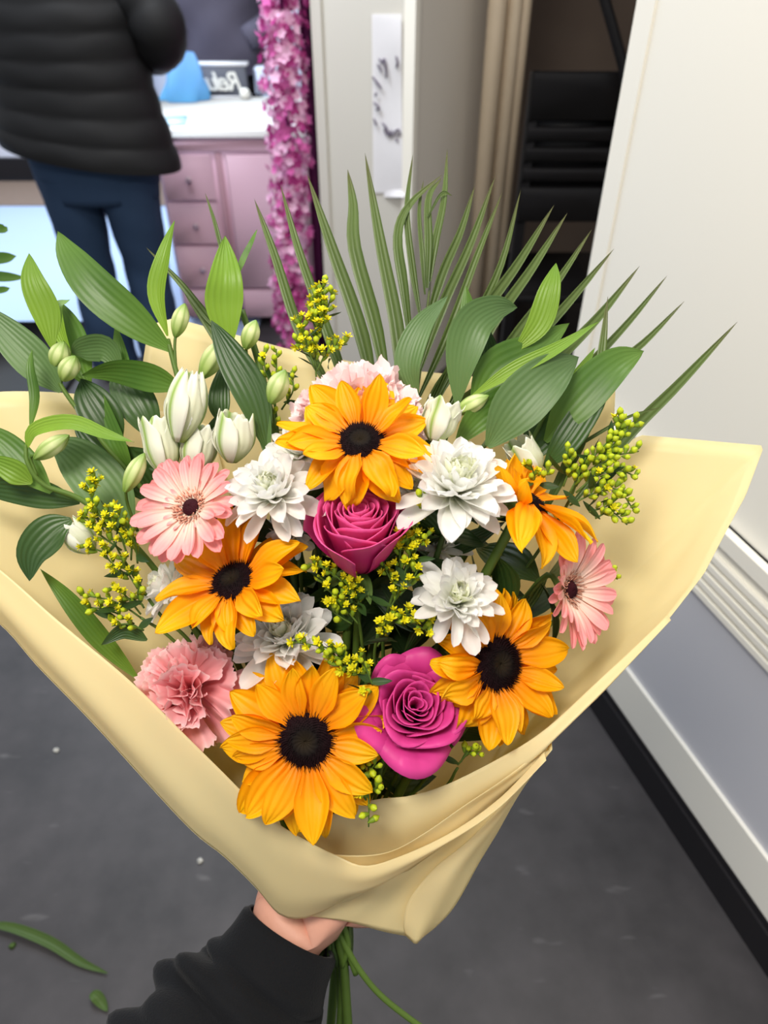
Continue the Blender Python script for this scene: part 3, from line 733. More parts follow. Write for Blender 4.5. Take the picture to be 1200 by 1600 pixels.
# ---- gerberas
def gerbera(px, py, d, rpx, nrm, label, seed=1, cupel=8, fn=None):
    rr = random.Random(seed); c = P(px, py, d); nv_ = camdir(*nrm); Rp = rpx*d/F
    t = empty('gerbera', c, label, 'gerbera', 'pink gerberas in the bouquet', frame(nv_))
    rd = Rp*.17
    ms = [petal_mesh('petal', Rp*.86, Rp*.125*q, M_ger, roundprof, R(b), .35, rr.uniform(-.15, .15), .12, 9, 6, .06, rr.random()) for q, b in ((1, -14), (1.08, -4), (.95, -22))]
    for lay, (n, el, lm, r0) in enumerate(((19, 2, 1, .16), (17, 10, .95, .15))):
        for i in range(n):
            az = (i+.5*lay+rr.uniform(-.25, .25))/n*6.283; lm2, ea = fn(math.degrees(az) % 360) if fn else (1, 0)
            place(t, ms[rr.randrange(3)], 'petal', az, R(el+cupel+ea+rr.uniform(-5, 5)), Rp*r0, -.001*(1-lay), R(rr.uniform(-14, 14)), lm*lm2*rr.uniform(.93, 1.05))
    im = petal_mesh('inner_petal', Rp*.24, Rp*.035, M_ger, spoon, R(10), .4, nu=5, nv=3)
    for i in range(16): place(t, im, 'inner_petal', i*6.283/16+rr.uniform(-.1, .1), R(14+rr.uniform(-8, 8)), Rp*.27, .002)
    V, Fc, U = [], [], []
    for i in range(220):
        u = .85+.9*rr.random(); a = rr.random()*6.283; p = Vector((rd*u*math.cos(a), rd*u*math.sin(a), rd*.25)); out = Vector((math.cos(a)*.6, math.sin(a)*.6, .9)).normalized()
        ln = rd*rr.uniform(.3, .6); w0 = rd*.05; e1 = out.orthogonal().normalized(); e2 = out.cross(e1); n = len(V)
        V += [p+e1*w0, p-e1*w0*.5+e2*w0*.87, p-e1*w0*.5-e2*w0*.87, p+out*ln+e1*w0, p+out*ln-e1*w0*.5+e2*w0*.87, p+out*ln-e1*w0*.5-e2*w0*.87]; U += [(0, 0)]*3+[(1, 0)]*3
        Fc += [(n, n+1, n+4, n+3), (n+1, n+2, n+5, n+4), (n+2, n, n+3, n+5), (n+3, n+4, n+5)]
    o = local_part('ring_florets', (V, Fc, U), M_gerr, t); o['kind'] = 'stuff'
    local_part('disc', grid(lambda u, v: Vector((rd*.9*u*math.cos(v*6.2832), rd*.9*u*math.sin(v*6.2832), rd*.45*(1-u**3)+rd*.2+.0008*math.sin(v*88+u*20))), 8, 40, True), M_gerd, t)
    local_part('calyx', lathe((0, 0, 0), lambda u: (rd*1.3*math.sin(u*math.pi/2)+.0005, -.010+.0085*u), 14), M_sepal, t)
    stem(t, c-nv_*.006, nv_, .003, M_stem)
    return t
gerbera(299, 793, .585, 92, (-.30, .36, .88), 'pink gerbera at upper left beside the white chrysanthemum', 31, 8, lambda a: (1.06, 0) if 120 < a < 330 else (.9, 8))
gerbera(889, 921, .600, 94, (.66, .05, .74), 'pink gerbera turned right against the pale wrapping', 32, 20, lambda a: (1.0, 0) if not 110 < a < 250 else (.85, 6))

# ---- roses
def rose(px, py, d, rpx, hpx, nrm, label, m, seed=1, N=26, openn=.3, roll=0, irr=0.0):
    rr = random.Random(seed); s = d/F; Rp = rpx*s; Hh = hpx*s; nv_ = camdir(*nrm); top = P(px, py, d); c = top-nv_*Hh
    t = empty('rose', c, label, 'rose', 'pink roses in the bouquet', frame(nv_))
    for i in range(N):
        k = (i+.5)/N; az = i*2.39996+roll+rr.uniform(-.12, .12)
        rk = Rp*(.05+.80*k**1.05); hk = Hh*(1.0-.10*k**2-(.22*openn*k**3)); A = 2.0-1.05*k**.6; fl = Rp*(.06+openn*1.0*k**2)*(1+irr*rr.uniform(-.6, .6)*k); cusp = (.035+.12*irr)*k; az += irr*rr.uniform(-.5, .5)*k; hk *= 1+irr*rr.uniform(-.12, .08)*k
        ph = rr.random()*6; sk = rr.uniform(.06, .13)
        def f(u, v, rk=rk, hk=hk, A=A, fl=fl, k=k, ph=ph, sk=sk, az=az, cusp=cusp):
            a = v*2-1; th = az+a*A
            h0 = .25*(1-k); t_ = h0+(1-h0)*u
            prof = .30+.70*math.sin(min(1, t_*1.15)*math.pi/2)**.8
            rho = rk*prof*(1+sk*a)-(.06*Rp*k*math.sin(min(1, t_)*math.pi)*0)+fl*max(0, t_-.55)**2*4.9*(1-.35*a*a)
            rho += Rp*(.016+.014*irr)*math.sin(ph+a*4)*t_**4*(1+2*k)
            edge = 1-.16*abs(a)**3*(.6+k)+cusp*(1-min(1, abs(a)*3))
            z = hk*t_*edge-k*fl*.75*max(0, t_-.72)**2*9
            return Vector((rho*math.cos(th), rho*math.sin(th), z))
        o = local_part('petal', grid(f, 12, 18), m, t)
        md = o.modifiers.new('solid', 'SOLIDIFY'); md.thickness = .0007; md.offset = 0
    sm = petal_mesh('sepal', Rp*.8, Rp*.13, M_sepal, lancet, R(-20), .2, nu=7, nv=3)
    for i in range(5): place(t, sm, 'sepal', i*1.2566, R(-10), .004, .001)
    local_part('receptacle', lathe((0, 0, 0), lambda u: (.008*math.sin(u*math.pi/2)+.0005, -.012+.014*u), 12), M_sepal, t)
    st, cl = stem(t, c-nv_*.006, nv_, .0036, M_stem, True)
    return t
rose(562, 790, .562, 84, 140, (.03, .72, .69), 'deep pink rose in the middle, under the topmost sunflower', M_rose, 41, 28, .12, .3)
rose(652, 1098, .580, 80, 95, (.10, .42, .90), 'magenta rose at the bottom, between the two lowest sunflowers', M_rose2, 42, 27, .40, 1.0, 1.0)

# ---- carnations
def carnation(px, py, d, rpx, nrm, label, m, seed=1, N=34):
    rr = random.Random(seed); Rp = rpx*d/F; nv_ = camdir(*nrm); c = P(px, py, d)-nv_*Rp*.6
    t = empty('carnation', c, label, 'carnation', 'pink carnations in the bouquet', frame(nv_))
    for i in range(N):
        k = (i+.5)/N; az = i*2.39996+rr.uniform(-.3, .3); el = R(86-82*k+rr.uniform(-10, 10)); L = Rp*(.95+.22*k)*rr.uniform(.9, 1.05); sp = .50+.22*k
        ph, p2 = rr.random()*6, rr.random()*6; amp = Rp*(.13+.05*(1-k)); bend = R(-8+30*k*rr.uniform(-1, 1)); fr = rr.uniform(4, 6.5)
        def f(u, v):
            a = v*2-1; th = a*sp*(.5+.5*u); edge = 1+(.028*math.sin(a*62+p2)+.05*math.sin(a*7+ph))*(u > .9)-.10*a*a
            r = L*u*edge; x = r*math.cos(th); y = r*math.sin(th)
            z = amp*u**2.2*math.sin(a*fr+ph)+amp*.4*u**4*math.sin(a*13+p2)+r*math.sin(bend*u)
            return Vector((x, y, z))
        me = mesh('petal', *(lambda g: (g[0], g[1], m, g[2]))(grid(f, 9, 34)))
        place(t, me, 'petal', az, el, Rp*.02, 0, R(rr.uniform(-25, 25)))
    local_part('calyx', grid(lambda u, v: Vector((Rp*(.14+.08*u)*math.cos(v*6.2832), Rp*(.14+.08*u)*math.sin(v*6.2832), -Rp*.5+Rp*.7*u)), 5, 14, True), M_sepal, t)
    stem(t, c-nv_*Rp*.4, nv_, .0025, M_stemd)
    return t
carnation(278, 1076, .612, 80, (-.25, .30, .9), 'ruffled pink carnation at lower left against the wrapping edge', M_carn, 51)
carnation(562, 608, .618, 80, (-.05, .75, .65), 'pale pink carnation behind the topmost sunflower', M_carnp, 52)
carnation(492, 628, .618, 44, (-.3, .6, .7), 'small pale pink carnation bloom left behind the topmost sunflower', M_carnp, 53, 22)
carnation(628, 640, .618, 48, (.3, .6, .7), 'small pale pink carnation bloom right behind the topmost sunflower', M_carnp, 54, 22)

# ---- alstroemeria
def bud(parent, base, tip, wpx, name='bud', m=None):
    a = P(*base); b = P(*tip); ax = b-a; L = ax.length; ax.normalize(); hw = wpx/2*base[2]/F; e = ax.orthogonal().normalized(); e2 = ax.cross(e)
    def pr(u): return max(.02, math.sin(math.pi*min(1, u*.86+.07))**.85*(1 if u < .75 else 1-.35*((u-.75)/.25)))*(1 if u < .97 else .4)
    def f(u, v):
        th = v*2*math.pi; r = hw*pr(u)*(1+.09*math.cos(6*th+u*2)); return a+ax*L*u+(e*math.cos(th)+e2*math.sin(th))*r
    return part(name, grid(f, 14, 30, True), m or M_bud, parent)
def bloom(parent, base, tip, wpx, seed=1, openn=0.25, n=6):
    rr = random.Random(seed); a = P(*base); b = P(*tip); ax = (b-a); L = ax.length*1.04; nrm = ax.normalized(); hw = wpx/2*base[2]/F
    r_ = bpy.data.objects.new('flower', None); COL.objects.link(r_); r_.parent = parent
    Mf = frame(nrm).to_4x4(); Mf.translation = a; r_.matrix_basis = MW[parent.name].inverted()@Mf; MW[r_.name] = Mf
    for i in range(n):
        inner = i % 2
        def f(u, v, i=i, inner=inner, ph=rr.random()*6):
            s = v*2-1; th = i*6.283/n+s*(.75 if inner else .9); r = hw*(math.sin(math.pi*min(1, (.06+.80*u)))**.8)*(1+.10*s)*(1-.08*inner)+hw*openn*max(0, u-.6)**2*6
            wv = 1-.30*abs(s)**2.0*u+.03*math.sin(ph+s*9)*u; 
            return Vector((r*math.cos(th), r*math.sin(th), L*u*wv+.0012*math.sin(ph+s*5)*u))
        g = grid(f, 12, 12); fm = [0 if inner else 1]*len(g[1])
        o = link('tepal', mesh('tepal', g[0], g[1], [M_als, M_alsg], g[2], fm), r_)
        o.modifiers.new('solid', 'SOLIDIFY').thickness = .0004
    return r_
def als(label, stempts, rad, name_m=M_stem):
    t = empty('alstroemeria', P(*stempts[0]), label, 'alstroemeria', 'alstroemeria stems in the bouquet')
    k = NK[0]; NK[0] += 1; p1, p2, p3 = bundle_end(k, 0)
    pts = [p2, p1]+[P(*q) for q in stempts]
    part('stem', tube(pts, [.003, .003, rad, rad*.8], 8, 8*len(pts)), name_m, t)
    return t
def br(t, pts, r=.0014, m=None): return part('branch', tube([P(*p) for p in pts], [r]*2, 6, 10), m or M_stem, t)
def lf(t, m, wpx, pts, roll=0, roll2=None, fold=.18, wave=.05, prof=lancet): return part('leaf', leaf(pts, wpx, roll, roll2, fold, prof, wave=wave), m, t)

t = als('alstroemeria stem with a large arching leaf and closed white bloom at upper left', [(420, 1100, .66), (350, 850, .65), (320, 740, .64), (292, 640, .63), (275, 580, .63), (262, 530, .63)], .0026)
lf(t, M_leaf, 62, [(268, 548, .63), (215, 505, .62), (150, 450, .615), (110, 400, .62), (90, 362, .63)], 12, -10)
lf(t, M_leafl, 28, [(262, 525, .63), (247, 460, .625), (258, 400, .62), (273, 345, .625)], 20, 50, .4)
br(t, [(275, 580, .63), (273, 540, .63), (276, 515, .63)]); bud(t, (274, 526, .63), (289, 474, .62), 26)
br(t, [(300, 620, .63), (315, 590, .63)]); bud(t, (314, 590, .63), (352, 530, .62), 34)
bloom(t, (279, 690, .617), (300, 583, .607), 64, 5, .02)
bloom(t, (262, 745, .628), (243, 655, .622), 56, 6, .5)
bloom(t, (300, 740, .632), (318, 668, .63), 58, 7, .5)
t = als('alstroemeria stem at far left with paired green buds and an upright leaf', [(400, 1100, .67), (260, 820, .655), (160, 690, .645), (100, 610, .64), (86, 570, .64)], .0022)
lf(t, M_leafl, 44, [(82, 545, .64), (72, 490, .635), (52, 440, .63), (45, 395, .635)], -10, 10)
lf(t, M_leafg, 60, [(95, 612, .64), (60, 570, .635), (10, 520, .63), (-40, 470, .625)], 20, -10)
lf(t, M_leafl, 22, [(112, 560, .64), (95, 520, .64), (90, 480, .65), (110, 468, .66)], 30, 60)
br(t, [(88, 580, .64), (88, 565, .64)]); bud(t, (86, 575, .64), (100, 533, .63), 30); br(t, [(95, 600, .64), (98, 585, .635)]); bud(t, (98, 594, .635), (118, 556, .625), 30)
lf(t, M_leaf, 52, [(140, 605, .66), (120, 560, .66), (105, 510, .665), (92, 470, .67)], 10, 20)
lf(t, M_leafg, 44, [(190, 580, .65), (165, 545, .645), (130, 545, .645), (112, 552, .65)], 30, 10)
lf(t, M_leaf, 24, [(205, 600, .655), (190, 560, .655), (180, 505, .66)], 20)
t = als('alstroemeria stem at left edge with a striped bud and drooping pale leaf', [(380, 1120, .66), (250, 900, .64), (140, 790, .62), (70, 758, .61), (44, 725, .605), (40, 695, .605)], .0022)
br(t, [(58, 745, .608), (48, 715, .605), (62, 712, .60)]); bud(t, (55, 716, .604), (108, 680, .595), 28)
lf(t, M_leafl, 26, [(42, 700, .605), (55, 672, .60), (110, 662, .595), (165, 680, .59), (210, 691, .59)], 25, 45, .3)
lf(t, M_leaf, 18, [(48, 670, .61), (58, 620, .61), (52, 575, .61), (50, 546, .615)], 40, 60, .5)
lf(t, M_leaf, 50, [(80, 770, .625), (40, 730, .62), (0, 690, .62), (-50, 660, .62)], 0)
lf(t, M_leafl, 38, [(50, 755, .615), (20, 735, .61), (-30, 712, .61)], 15)
lf(t, M_leafd, 46, [(125, 785, .63), (70, 772, .63), (0, 762, .63), (-60, 758, .635)], 20)
lf(t, M_leafg, 80, [(205, 830, .635), (170, 770, .63), (120, 715, .63), (78, 688, .635)], 10, -10)
lf(t, M_leafd, 58, [(112, 812, .61), (80, 830, .605), (50, 865, .60), (46, 908, .60)], -20, 10)
bloom(t, (145, 862, .625), (105, 820, .615), 46, 9, .3)
bud(t, (195, 768, .60), (226, 708, .595), 28); br(t, [(215, 830, .62), (200, 790, .61), (196, 766, .60)])
t = als('alstroemeria stem with thick stalk and tip-curled upright leaf behind the white blooms', [(470, 1100, .67), (455, 800, .67), (430, 680, .665), (405, 570, .66), (378, 485, .66)], .0034)
lf(t, M_leafl, 58, [(358, 545, .65), (350, 480, .64), (352, 430, .635), (352, 368, .65)], 5, -10, .35)
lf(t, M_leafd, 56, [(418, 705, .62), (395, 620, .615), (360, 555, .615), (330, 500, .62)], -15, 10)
lf(t, M_leafd, 34, [(348, 665, .65), (343, 620, .65), (352, 560, .655)], 15)
lf(t, M_leafd, 40, [(330, 700, .65), (345, 670, .645), (350, 640, .65)], 15)
bud(t, (383, 545, .64), (400, 500, .635), 28); bud(t, (422, 630, .62), (446, 578, .612), 34)
br(t, [(420, 650, .65), (390, 580, .65), (384, 540, .64)]); br(t, [(430, 690, .64), (424, 650, .63), (422, 628, .62)])
bloom(t, (362, 722, .615), (368, 648, .605), 66, 11, .35)
lf(t, M_leaf, 10, [(362, 450, .655), (380, 405, .66), (392, 380, .66), (402, 358, .665)], 20, prof=strip)
lf(t, M_leafg, 22, [(418, 720, .62), (414, 660, .62), (415, 610, .625)], 30)
t = als('alstroemeria stem behind the white bloom with broad dark horizontal leaves', [(410, 1100, .68), (330, 860, .67), (270, 740, .665), (230, 660, .66), (205, 610, .66)], .0022)
lf(t, M_leaf, 46, [(286, 608, .64), (240, 590, .635), (180, 580, .635), (128, 586, .64)], 20, 40)
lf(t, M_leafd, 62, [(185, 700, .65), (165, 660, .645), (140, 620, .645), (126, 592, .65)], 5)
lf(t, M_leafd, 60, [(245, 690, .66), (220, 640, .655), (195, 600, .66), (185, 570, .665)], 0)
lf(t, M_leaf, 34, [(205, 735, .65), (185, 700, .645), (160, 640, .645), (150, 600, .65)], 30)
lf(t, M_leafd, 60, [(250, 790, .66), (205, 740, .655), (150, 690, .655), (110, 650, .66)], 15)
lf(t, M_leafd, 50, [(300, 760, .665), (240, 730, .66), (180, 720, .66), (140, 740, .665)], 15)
lf(t, M_leaf, 34, [(215, 1060, .635), (160, 1000, .63), (110, 940, .625), (62, 888, .625)], 25)
lf(t, M_leafd, 26, [(230, 1000, .62), (195, 985, .615), (158, 1008, .61)], 20)
t = als('alstroemeria stem right of the pale carnation with a broad arching leaf', [(560, 1100, .68), (640, 820, .67), (690, 700, .66), (710, 640, .655), (715, 610, .655)], .0024)
lf(t, M_leafg, 62, [(714, 632, .645), (722, 560, .635), (740, 505, .63), (775, 482, .63), (808, 480, .64)], 10, -20)
lf(t, M_leafg, 44, [(652, 625, .64), (638, 570, .635), (658, 510, .635), (700, 462, .645)], 25, 10)
lf(t, M_leaf, 30, [(735, 560, .66), (732, 500, .66), (728, 446, .665)], 20)
lf(t, M_leafd, 34, [(750, 600, .665), (765, 560, .66), (755, 500, .66)], 10)
bud(t, (712, 645, .63), (764, 618, .62), 26)
bloom(t, (676, 690, .60), (698, 628, .595), 56, 13, .6)
lf(t, M_leaf, 48, [(712, 695, .63), (750, 650, .625), (800, 615, .625), (838, 590, .63)], -10)
t = als('alstroemeria stem at right with a fan of broad ribbed leaves', [(600, 1100, .68), (720, 880, .67), (790, 760, .66), (830, 690, .655), (850, 650, .655)], .0024)
lf(t, M_leafl, 40, [(805, 548, .645), (842, 505, .64), (860, 450, .635), (869, 411, .64)], -10, 15)
lf(t, M_leafl, 24, [(738, 618, .635), (800, 580, .625), (870, 545, .62), (935, 503, .625)], 15, 35, .3)
lf(t, M_leaf, 66, [(738, 640, .65), (775, 580, .645), (830, 548, .645), (890, 505, .65)], 5)
lf(t, M_leafg, 82, [(762, 698, .63), (805, 640, .62), (860, 585, .62), (905, 558, .63)], 0, 10)
lf(t, M_leaf, 66, [(852, 690, .65), (900, 630, .64), (960, 570, .64), (1006, 549, .65)], -5, 20)
lf(t, M_leafd, 52, [(800, 735, .66), (840, 690, .655), (890, 640, .655), (930, 600, .66)], 10)
lf(t, M_leafd, 46, [(850, 730, .65), (885, 690, .64), (930, 620, .64), (945, 580, .65)], 15)
lf(t, M_leafl, 24, [(862, 640, .655), (895, 600, .65), (930, 543, .655)], 10)
lf(t, M_leafd, 44, [(770, 600, .665), (815, 560, .66), (865, 530, .665)], 10)
bloom(t, (838, 742, .64), (808, 690, .63), 50, 15, .5)
lf(t, M_leafd, 30, [(700, 862, .64), (735, 845, .63), (790, 815, .63)], 10)

# ---- palm fronds
def frond(label, rachis, leaves, r=.002):
    t = empty('palm_frond', P(*rachis[0]), label, 'palm frond', 'palm fronds in the bouquet')
    k = NK[0]; NK[0] += 1; p1, p2, p3 = bundle_end(k, 0)
    part('rachis', tube([p2, p1]+[P(*q) for q in rachis], [.003, .003, r, r*.5], 8, 40), M_palm, t)
    for wd, pts, roll in leaves:
        part('leaflet', leaf(pts, wd, roll, roll*.5, .3, strip, 16, 4), M_palm, t)
    return t
D = .70
frond('palm frond fanning upright in the middle, behind the topmost sunflower', [(560, 1000, .70), (620, 800, .70), (650, 620, .70), (668, 480, .71), (672, 440, .72)], [
    (18, [(535, 640, .70), (470, 520, .70), (430, 400, .705), (397, 310, .71)], 20),
    (18, [(560, 660, .70), (520, 540, .70), (470, 400, .705), (438, 288, .71)], 20),
    (24, [(590, 640, .70), (565, 520, .70), (520, 390, .705), (480, 272, .715)], 15),
    (24, [(610, 640, .70), (590, 520, .70), (555, 390, .705), (552, 320, .715), (543, 264, .72)], 15),
    (24, [(630, 640, .70), (622, 520, .70), (595, 380, .71), (570, 238, .72)], 15),
    (17, [(645, 560, .70), (632, 450, .70), (622, 370, .705), (640, 320, .71), (692, 272, .72)], 25),
    (12, [(658, 500, .70), (645, 420, .705), (636, 330, .71), (645, 240, .72)], 20),
    (8, [(664, 460, .71), (660, 400, .71), (655, 330, .715), (662, 280, .72)], 10),
    (14, [(668, 450, .71), (670, 380, .71), (670, 310, .715), (690, 278, .72)], 20),
    (13, [(672, 440, .71), (680, 380, .71), (694, 310, .715), (699, 232, .725)], 20),
    (5, [(668, 340, .71), (690, 302, .71), (707, 306, .71)], 0),
    (15, [(660, 530, .70), (690, 430, .70), (720, 360, .705), (742, 290, .71)], -20),
    (17, [(655, 580, .70), (690, 480, .70), (735, 380, .705), (774, 275, .71)], -20),
    (14, [(655, 620, .70), (700, 520, .70), (745, 400, .705), (785, 300, .71)], -15),
])
frond('palm frond spreading low to the right across the white wall', [(580, 1050, .69), (660, 850, .69), (740, 720, .69), (800, 640, .70), (830, 600, .71)], [
    (15, [(655, 670, .69), (720, 540, .69), (780, 420, .70), (814, 296, .71)], -20),
    (19, [(670, 650, .69), (740, 510, .69), (810, 410, .70), (866, 320, .71)], -20),
    (19, [(700, 640, .69), (760, 520, .69), (830, 420, .70), (887, 332, .71)], -20),
    (16, [(730, 640, .69), (800, 530, .69), (870, 440, .70), (925, 358, .71)], -20),
    (18, [(755, 650, .69), (820, 550, .69), (890, 470, .70), (960, 388, .71)], -20),
    (20, [(780, 650, .69), (860, 570, .69), (930, 500, .70), (1000, 415, .71)], -20),
    (14, [(820, 670, .69), (900, 590, .69), (980, 505, .70), (1043, 430, .71)], -20),
    (15, [(850, 680, .69), (930, 590, .69), (1000, 540, .70), (1070, 470, .71)], -20),
    (20, [(900, 780, .68), (980, 680, .675), (1060, 600, .675), (1153, 502, .68)], -20),
    (24, [(850, 800, .68), (905, 690, .67), (935, 590, .665), (950, 462, .67)], 20),
    (6, [(850, 730, .66), (930, 680, .65), (985, 650, .65), (1036, 636, .65)], -10),
    (20, [(640, 690, .69), (690, 600, .69), (740, 540, .69), (770, 470, .70)], -20),
    (20, [(660, 700, .69), (720, 630, .69), (780, 590, .69), (850, 540, .70)], -20),
], .0026)
frond('thin palm frond at left with two narrow leaflets in front of the counter', [(500, 1050, .69), (460, 820, .69), (420, 650, .69), (360, 540, .69), (320, 490, .69)], [
    (13, [(345, 520, .68), (320, 490, .68), (280, 440, .685), (228, 386, .69)], 15),
    (8, [(375, 470, .69), (350, 400, .70), (335, 345, .70), (320, 300, .71)], 15),
    (22, [(400, 620, .69), (350, 540, .685), (310, 480, .685), (285, 450, .69)], 15),
])
# leaf tips from another bunch, far left
for pts, wd in (([(-60, 350, .92), (0, 357, .92), (12, 355, .92)], 8), ([(-80, 408, .92), (0, 403, .92), (26, 400, .92)], 10), ([(-80, 428, .92), (0, 432, .92), (42, 434, .92)], 9), ([(-60, 460, .92), (0, 453, .92), (16, 450, .92)], 6)):
    part('leaf', leaf(pts, wd*1.8, 0, 0, .2), M_leaf, fs)
part('stem', tube([P(-90, 340, .92), P(-75, 470, .92), P(-60, 600, .92)], [.003, .003], 8, 8), M_stem, fs)

# ---- goldenrod
def floret_mesh(open_, seed):
    rr = random.Random(seed); r = .0022
    g = setmat(lathe((0, 0, 0), lambda u: (r*.75*math.sin(math.pi*(.08+.5*u))+.0001, r*2.2*u), 7), 0)
    if not open_:
        g2 = setmat(lathe((0, 0, r*1.4), lambda u: (r*.85*math.sin(math.pi*min(.97, .2+.8*u))+.0001, r*1.9*u), 7), 1)
        return mesh('floret', *(lambda q: (q[0], q[1], [M_calyx, M_goldb], q[2], q[3]))(join(g, g2)))
    gs = [g]
    for k in range(11):
        a = k*2.4; el = .25+.9*(k/11); L = r*rr.uniform(1.3, 1.9); dx = Vector((math.cos(a)*math.cos(el), math.sin(a)*math.cos(el), math.sin(el))); sd = Vector((-math.sin(a), math.cos(a), 0))*r*.36; b = Vector((0, 0, r*2))
        gs.append(setmat(([b-sd*.4, b+sd*.4, b+dx*L*.7+sd, b+dx*L, b+dx*L*.7-sd], [(0, 1, 2, 3, 4)], [(0, 0)]*5), 1))
    return mesh('floret', *(lambda q: (q[0], q[1], [M_calyx, M_gold], q[2], q[3]))(join(*gs)))
FLO = [floret_mesh(True, i) for i in range(3)]+[floret_mesh(False, 5)]
def goldenrod(label, main, branches, seed=1, openp=.7, per=9, spread=9, leaves=6, scale=1.0, mstem=None):
    """main: stem px points; branches: list of px polylines along which florets sit"""
    rr = random.Random(seed); t = empty('goldenrod_sprig', P(*main[-1]), label, 'goldenrod', 'goldenrod sprigs in the bouquet')
    k = NK[0]; NK[0] += 1; p1, p2, p3 = bundle_end(k, 0)
    part('stem', tube([p1]+[P(*q) for q in main], [.0022, .0016, .0012], 7, 30), M_stem, t)
    for bpts in branches:
        c = [P(*q) for q in bpts]; L = sum((c[i+1]-c[i]).length for i in range(len(c)-1)); cc = catmull(c, 20)
        part('branch', tube(c, [.0009, .0006], 5, 12), M_stem, t)
        n = max(4, int(L/.0052*per/9))
        for i in range(n):
            u = .18+.82*(i+.5)/n; kx = min(19, int(u*20)); p = cc[kx].lerp(cc[kx+1], u*20-kx); tg = (cc[min(20, kx+1)]-cc[max(0, kx-1)]).normalized()
            e = tg.orthogonal().normalized(); a = i*2.4+rr.random(); sdv = (e*math.cos(a)+tg.cross(e)*math.sin(a)); sdv = (sdv+camdir(0, .3, .6)*.7).normalized()
            off = spread/F*.6*rr.uniform(.3, 1.0)*(1-.35*u); dirn = (sdv+tg*.6+camdir(0, .5, .3)*.4).normalized()
            q = p+sdv*off
            me = FLO[rr.randrange(3)] if rr.random() < openp else FLO[3]
            Mx = frame(dirn, rr.random()*6).to_4x4(); Mx.translation = q-dirn*.002
            s = scale*rr.uniform(1.05, 1.5); o = link('floret', me, t, MW[t.name].inverted()@Mx@Matrix.Scale(s, 4))
    for i in range(leaves):
        bp = branches[i % len(branches)]; q = P(*bp[0]); q = q.lerp(P(*bp[-1]), rr.uniform(0, .5))
        fleaf(t, q, camdir(rr.uniform(-1, 1), rr.uniform(-.3, 1), rr.uniform(0, .6)), rr.uniform(.014, .026), .0032, M_leafd)
    return t
goldenrod('goldenrod spike rising beside the palm at the top of the bouquet', [(520, 850, .66), (500, 700, .65), (492, 600, .64)],
    [[(495, 600, .64), (492, 540, .635), (500, 490, .63), (505, 440, .63)], [(492, 575, .635), (478, 540, .63), (462, 535, .63)], [(495, 580, .635), (515, 545, .63), (543, 538, .63)], [(490, 555, .635), (475, 525, .63), (468, 498, .63)], [(497, 530, .635), (508, 495, .63), (520, 455, .63)], [(494, 520, .635), (488, 490, .63), (492, 455, .63)]], 61, .7, 12)
goldenrod('green budded goldenrod sprig below the pale counter, left of the top spike', [(470, 900, .66), (440, 720, .655), (428, 620, .65)],
    [[(430, 620, .65), (432, 580, .645), (432, 545, .64)], [(428, 610, .65), (415, 580, .645), (412, 548, .64)], [(440, 640, .645), (458, 610, .64), (455, 580, .64)], [(430, 680, .64), (428, 655, .635), (424, 630, .63)]], 62, .05, 8, 8, 4, .9)
goldenrod('goldenrod cluster at left below the grey-green leaf', [(330, 1050, .65), (250, 960, .625), (190, 870, .61)],
    [[(190, 870, .61), (160, 810, .60), (140, 770, .60), (150, 745, .60)], [(190, 860, .61), (150, 830, .60), (132, 800, .60)], [(185, 870, .61), (155, 860, .60), (130, 850, .60)], [(200, 870, .61), (185, 830, .60), (162, 800, .595)], [(205, 875, .61), (205, 840, .60), (190, 810, .595), (180, 790, .595)], [(215, 880, .61), (212, 850, .60), (205, 828, .595)], [(200, 900, .61), (175, 880, .605), (160, 860, .60)], [(215, 920, .615), (200, 895, .61), (188, 870, .60)]], 63, .75, 10, 9, 8)
goldenrod('low goldenrod sprig at left above the pink carnation', [(340, 1080, .65), (270, 1000, .63), (220, 965, .615)],
    [[(220, 965, .615), (190, 945, .61), (160, 935, .605), (125, 930, .60)], [(210, 975, .615), (175, 955, .61), (135, 948, .605)], [(220, 960, .615), (195, 930, .61), (170, 918, .605)], [(225, 985, .615), (200, 975, .61), (175, 978, .61)], [(225, 950, .615), (215, 930, .61), (222, 905, .605)]], 64, .35, 9, 8, 6)
goldenrod('tall goldenrod sprig rising along the right of the deep pink rose', [(590, 1100, .66), (600, 980, .62), (625, 900, .595)],
    [[(625, 920, .59), (640, 870, .58), (652, 820, .575), (660, 765, .575)], [(630, 900, .59), (625, 870, .58), (632, 820, .575)], [(635, 890, .585), (655, 850, .58), (668, 835, .575)], [(620, 920, .59), (605, 895, .585), (600, 880, .58)], [(625, 930, .59), (645, 905, .585), (655, 885, .58)], [(610, 950, .595), (622, 925, .59), (620, 900, .585)], [(640, 860, .58), (632, 840, .578), (640, 800, .575)]], 65, .85, 9, 9, 6)
goldenrod('goldenrod cluster under the deep pink rose at the bouquet centre', [(570, 1100, .66), (565, 1000, .62), (555, 940, .60)],
    [[(555, 950, .60), (535, 910, .59), (510, 890, .585), (482, 880, .58)], [(555, 950, .60), (545, 920, .59), (548, 900, .585)], [(560, 955, .60), (560, 930, .595), (560, 905, .59)], [(545, 960, .60), (520, 930, .59), (505, 905, .59)], [(550, 975, .60), (520, 955, .595), (515, 935, .59)], [(560, 975, .60), (540, 950, .595), (530, 925, .59)]], 66, .75, 9, 9, 8)
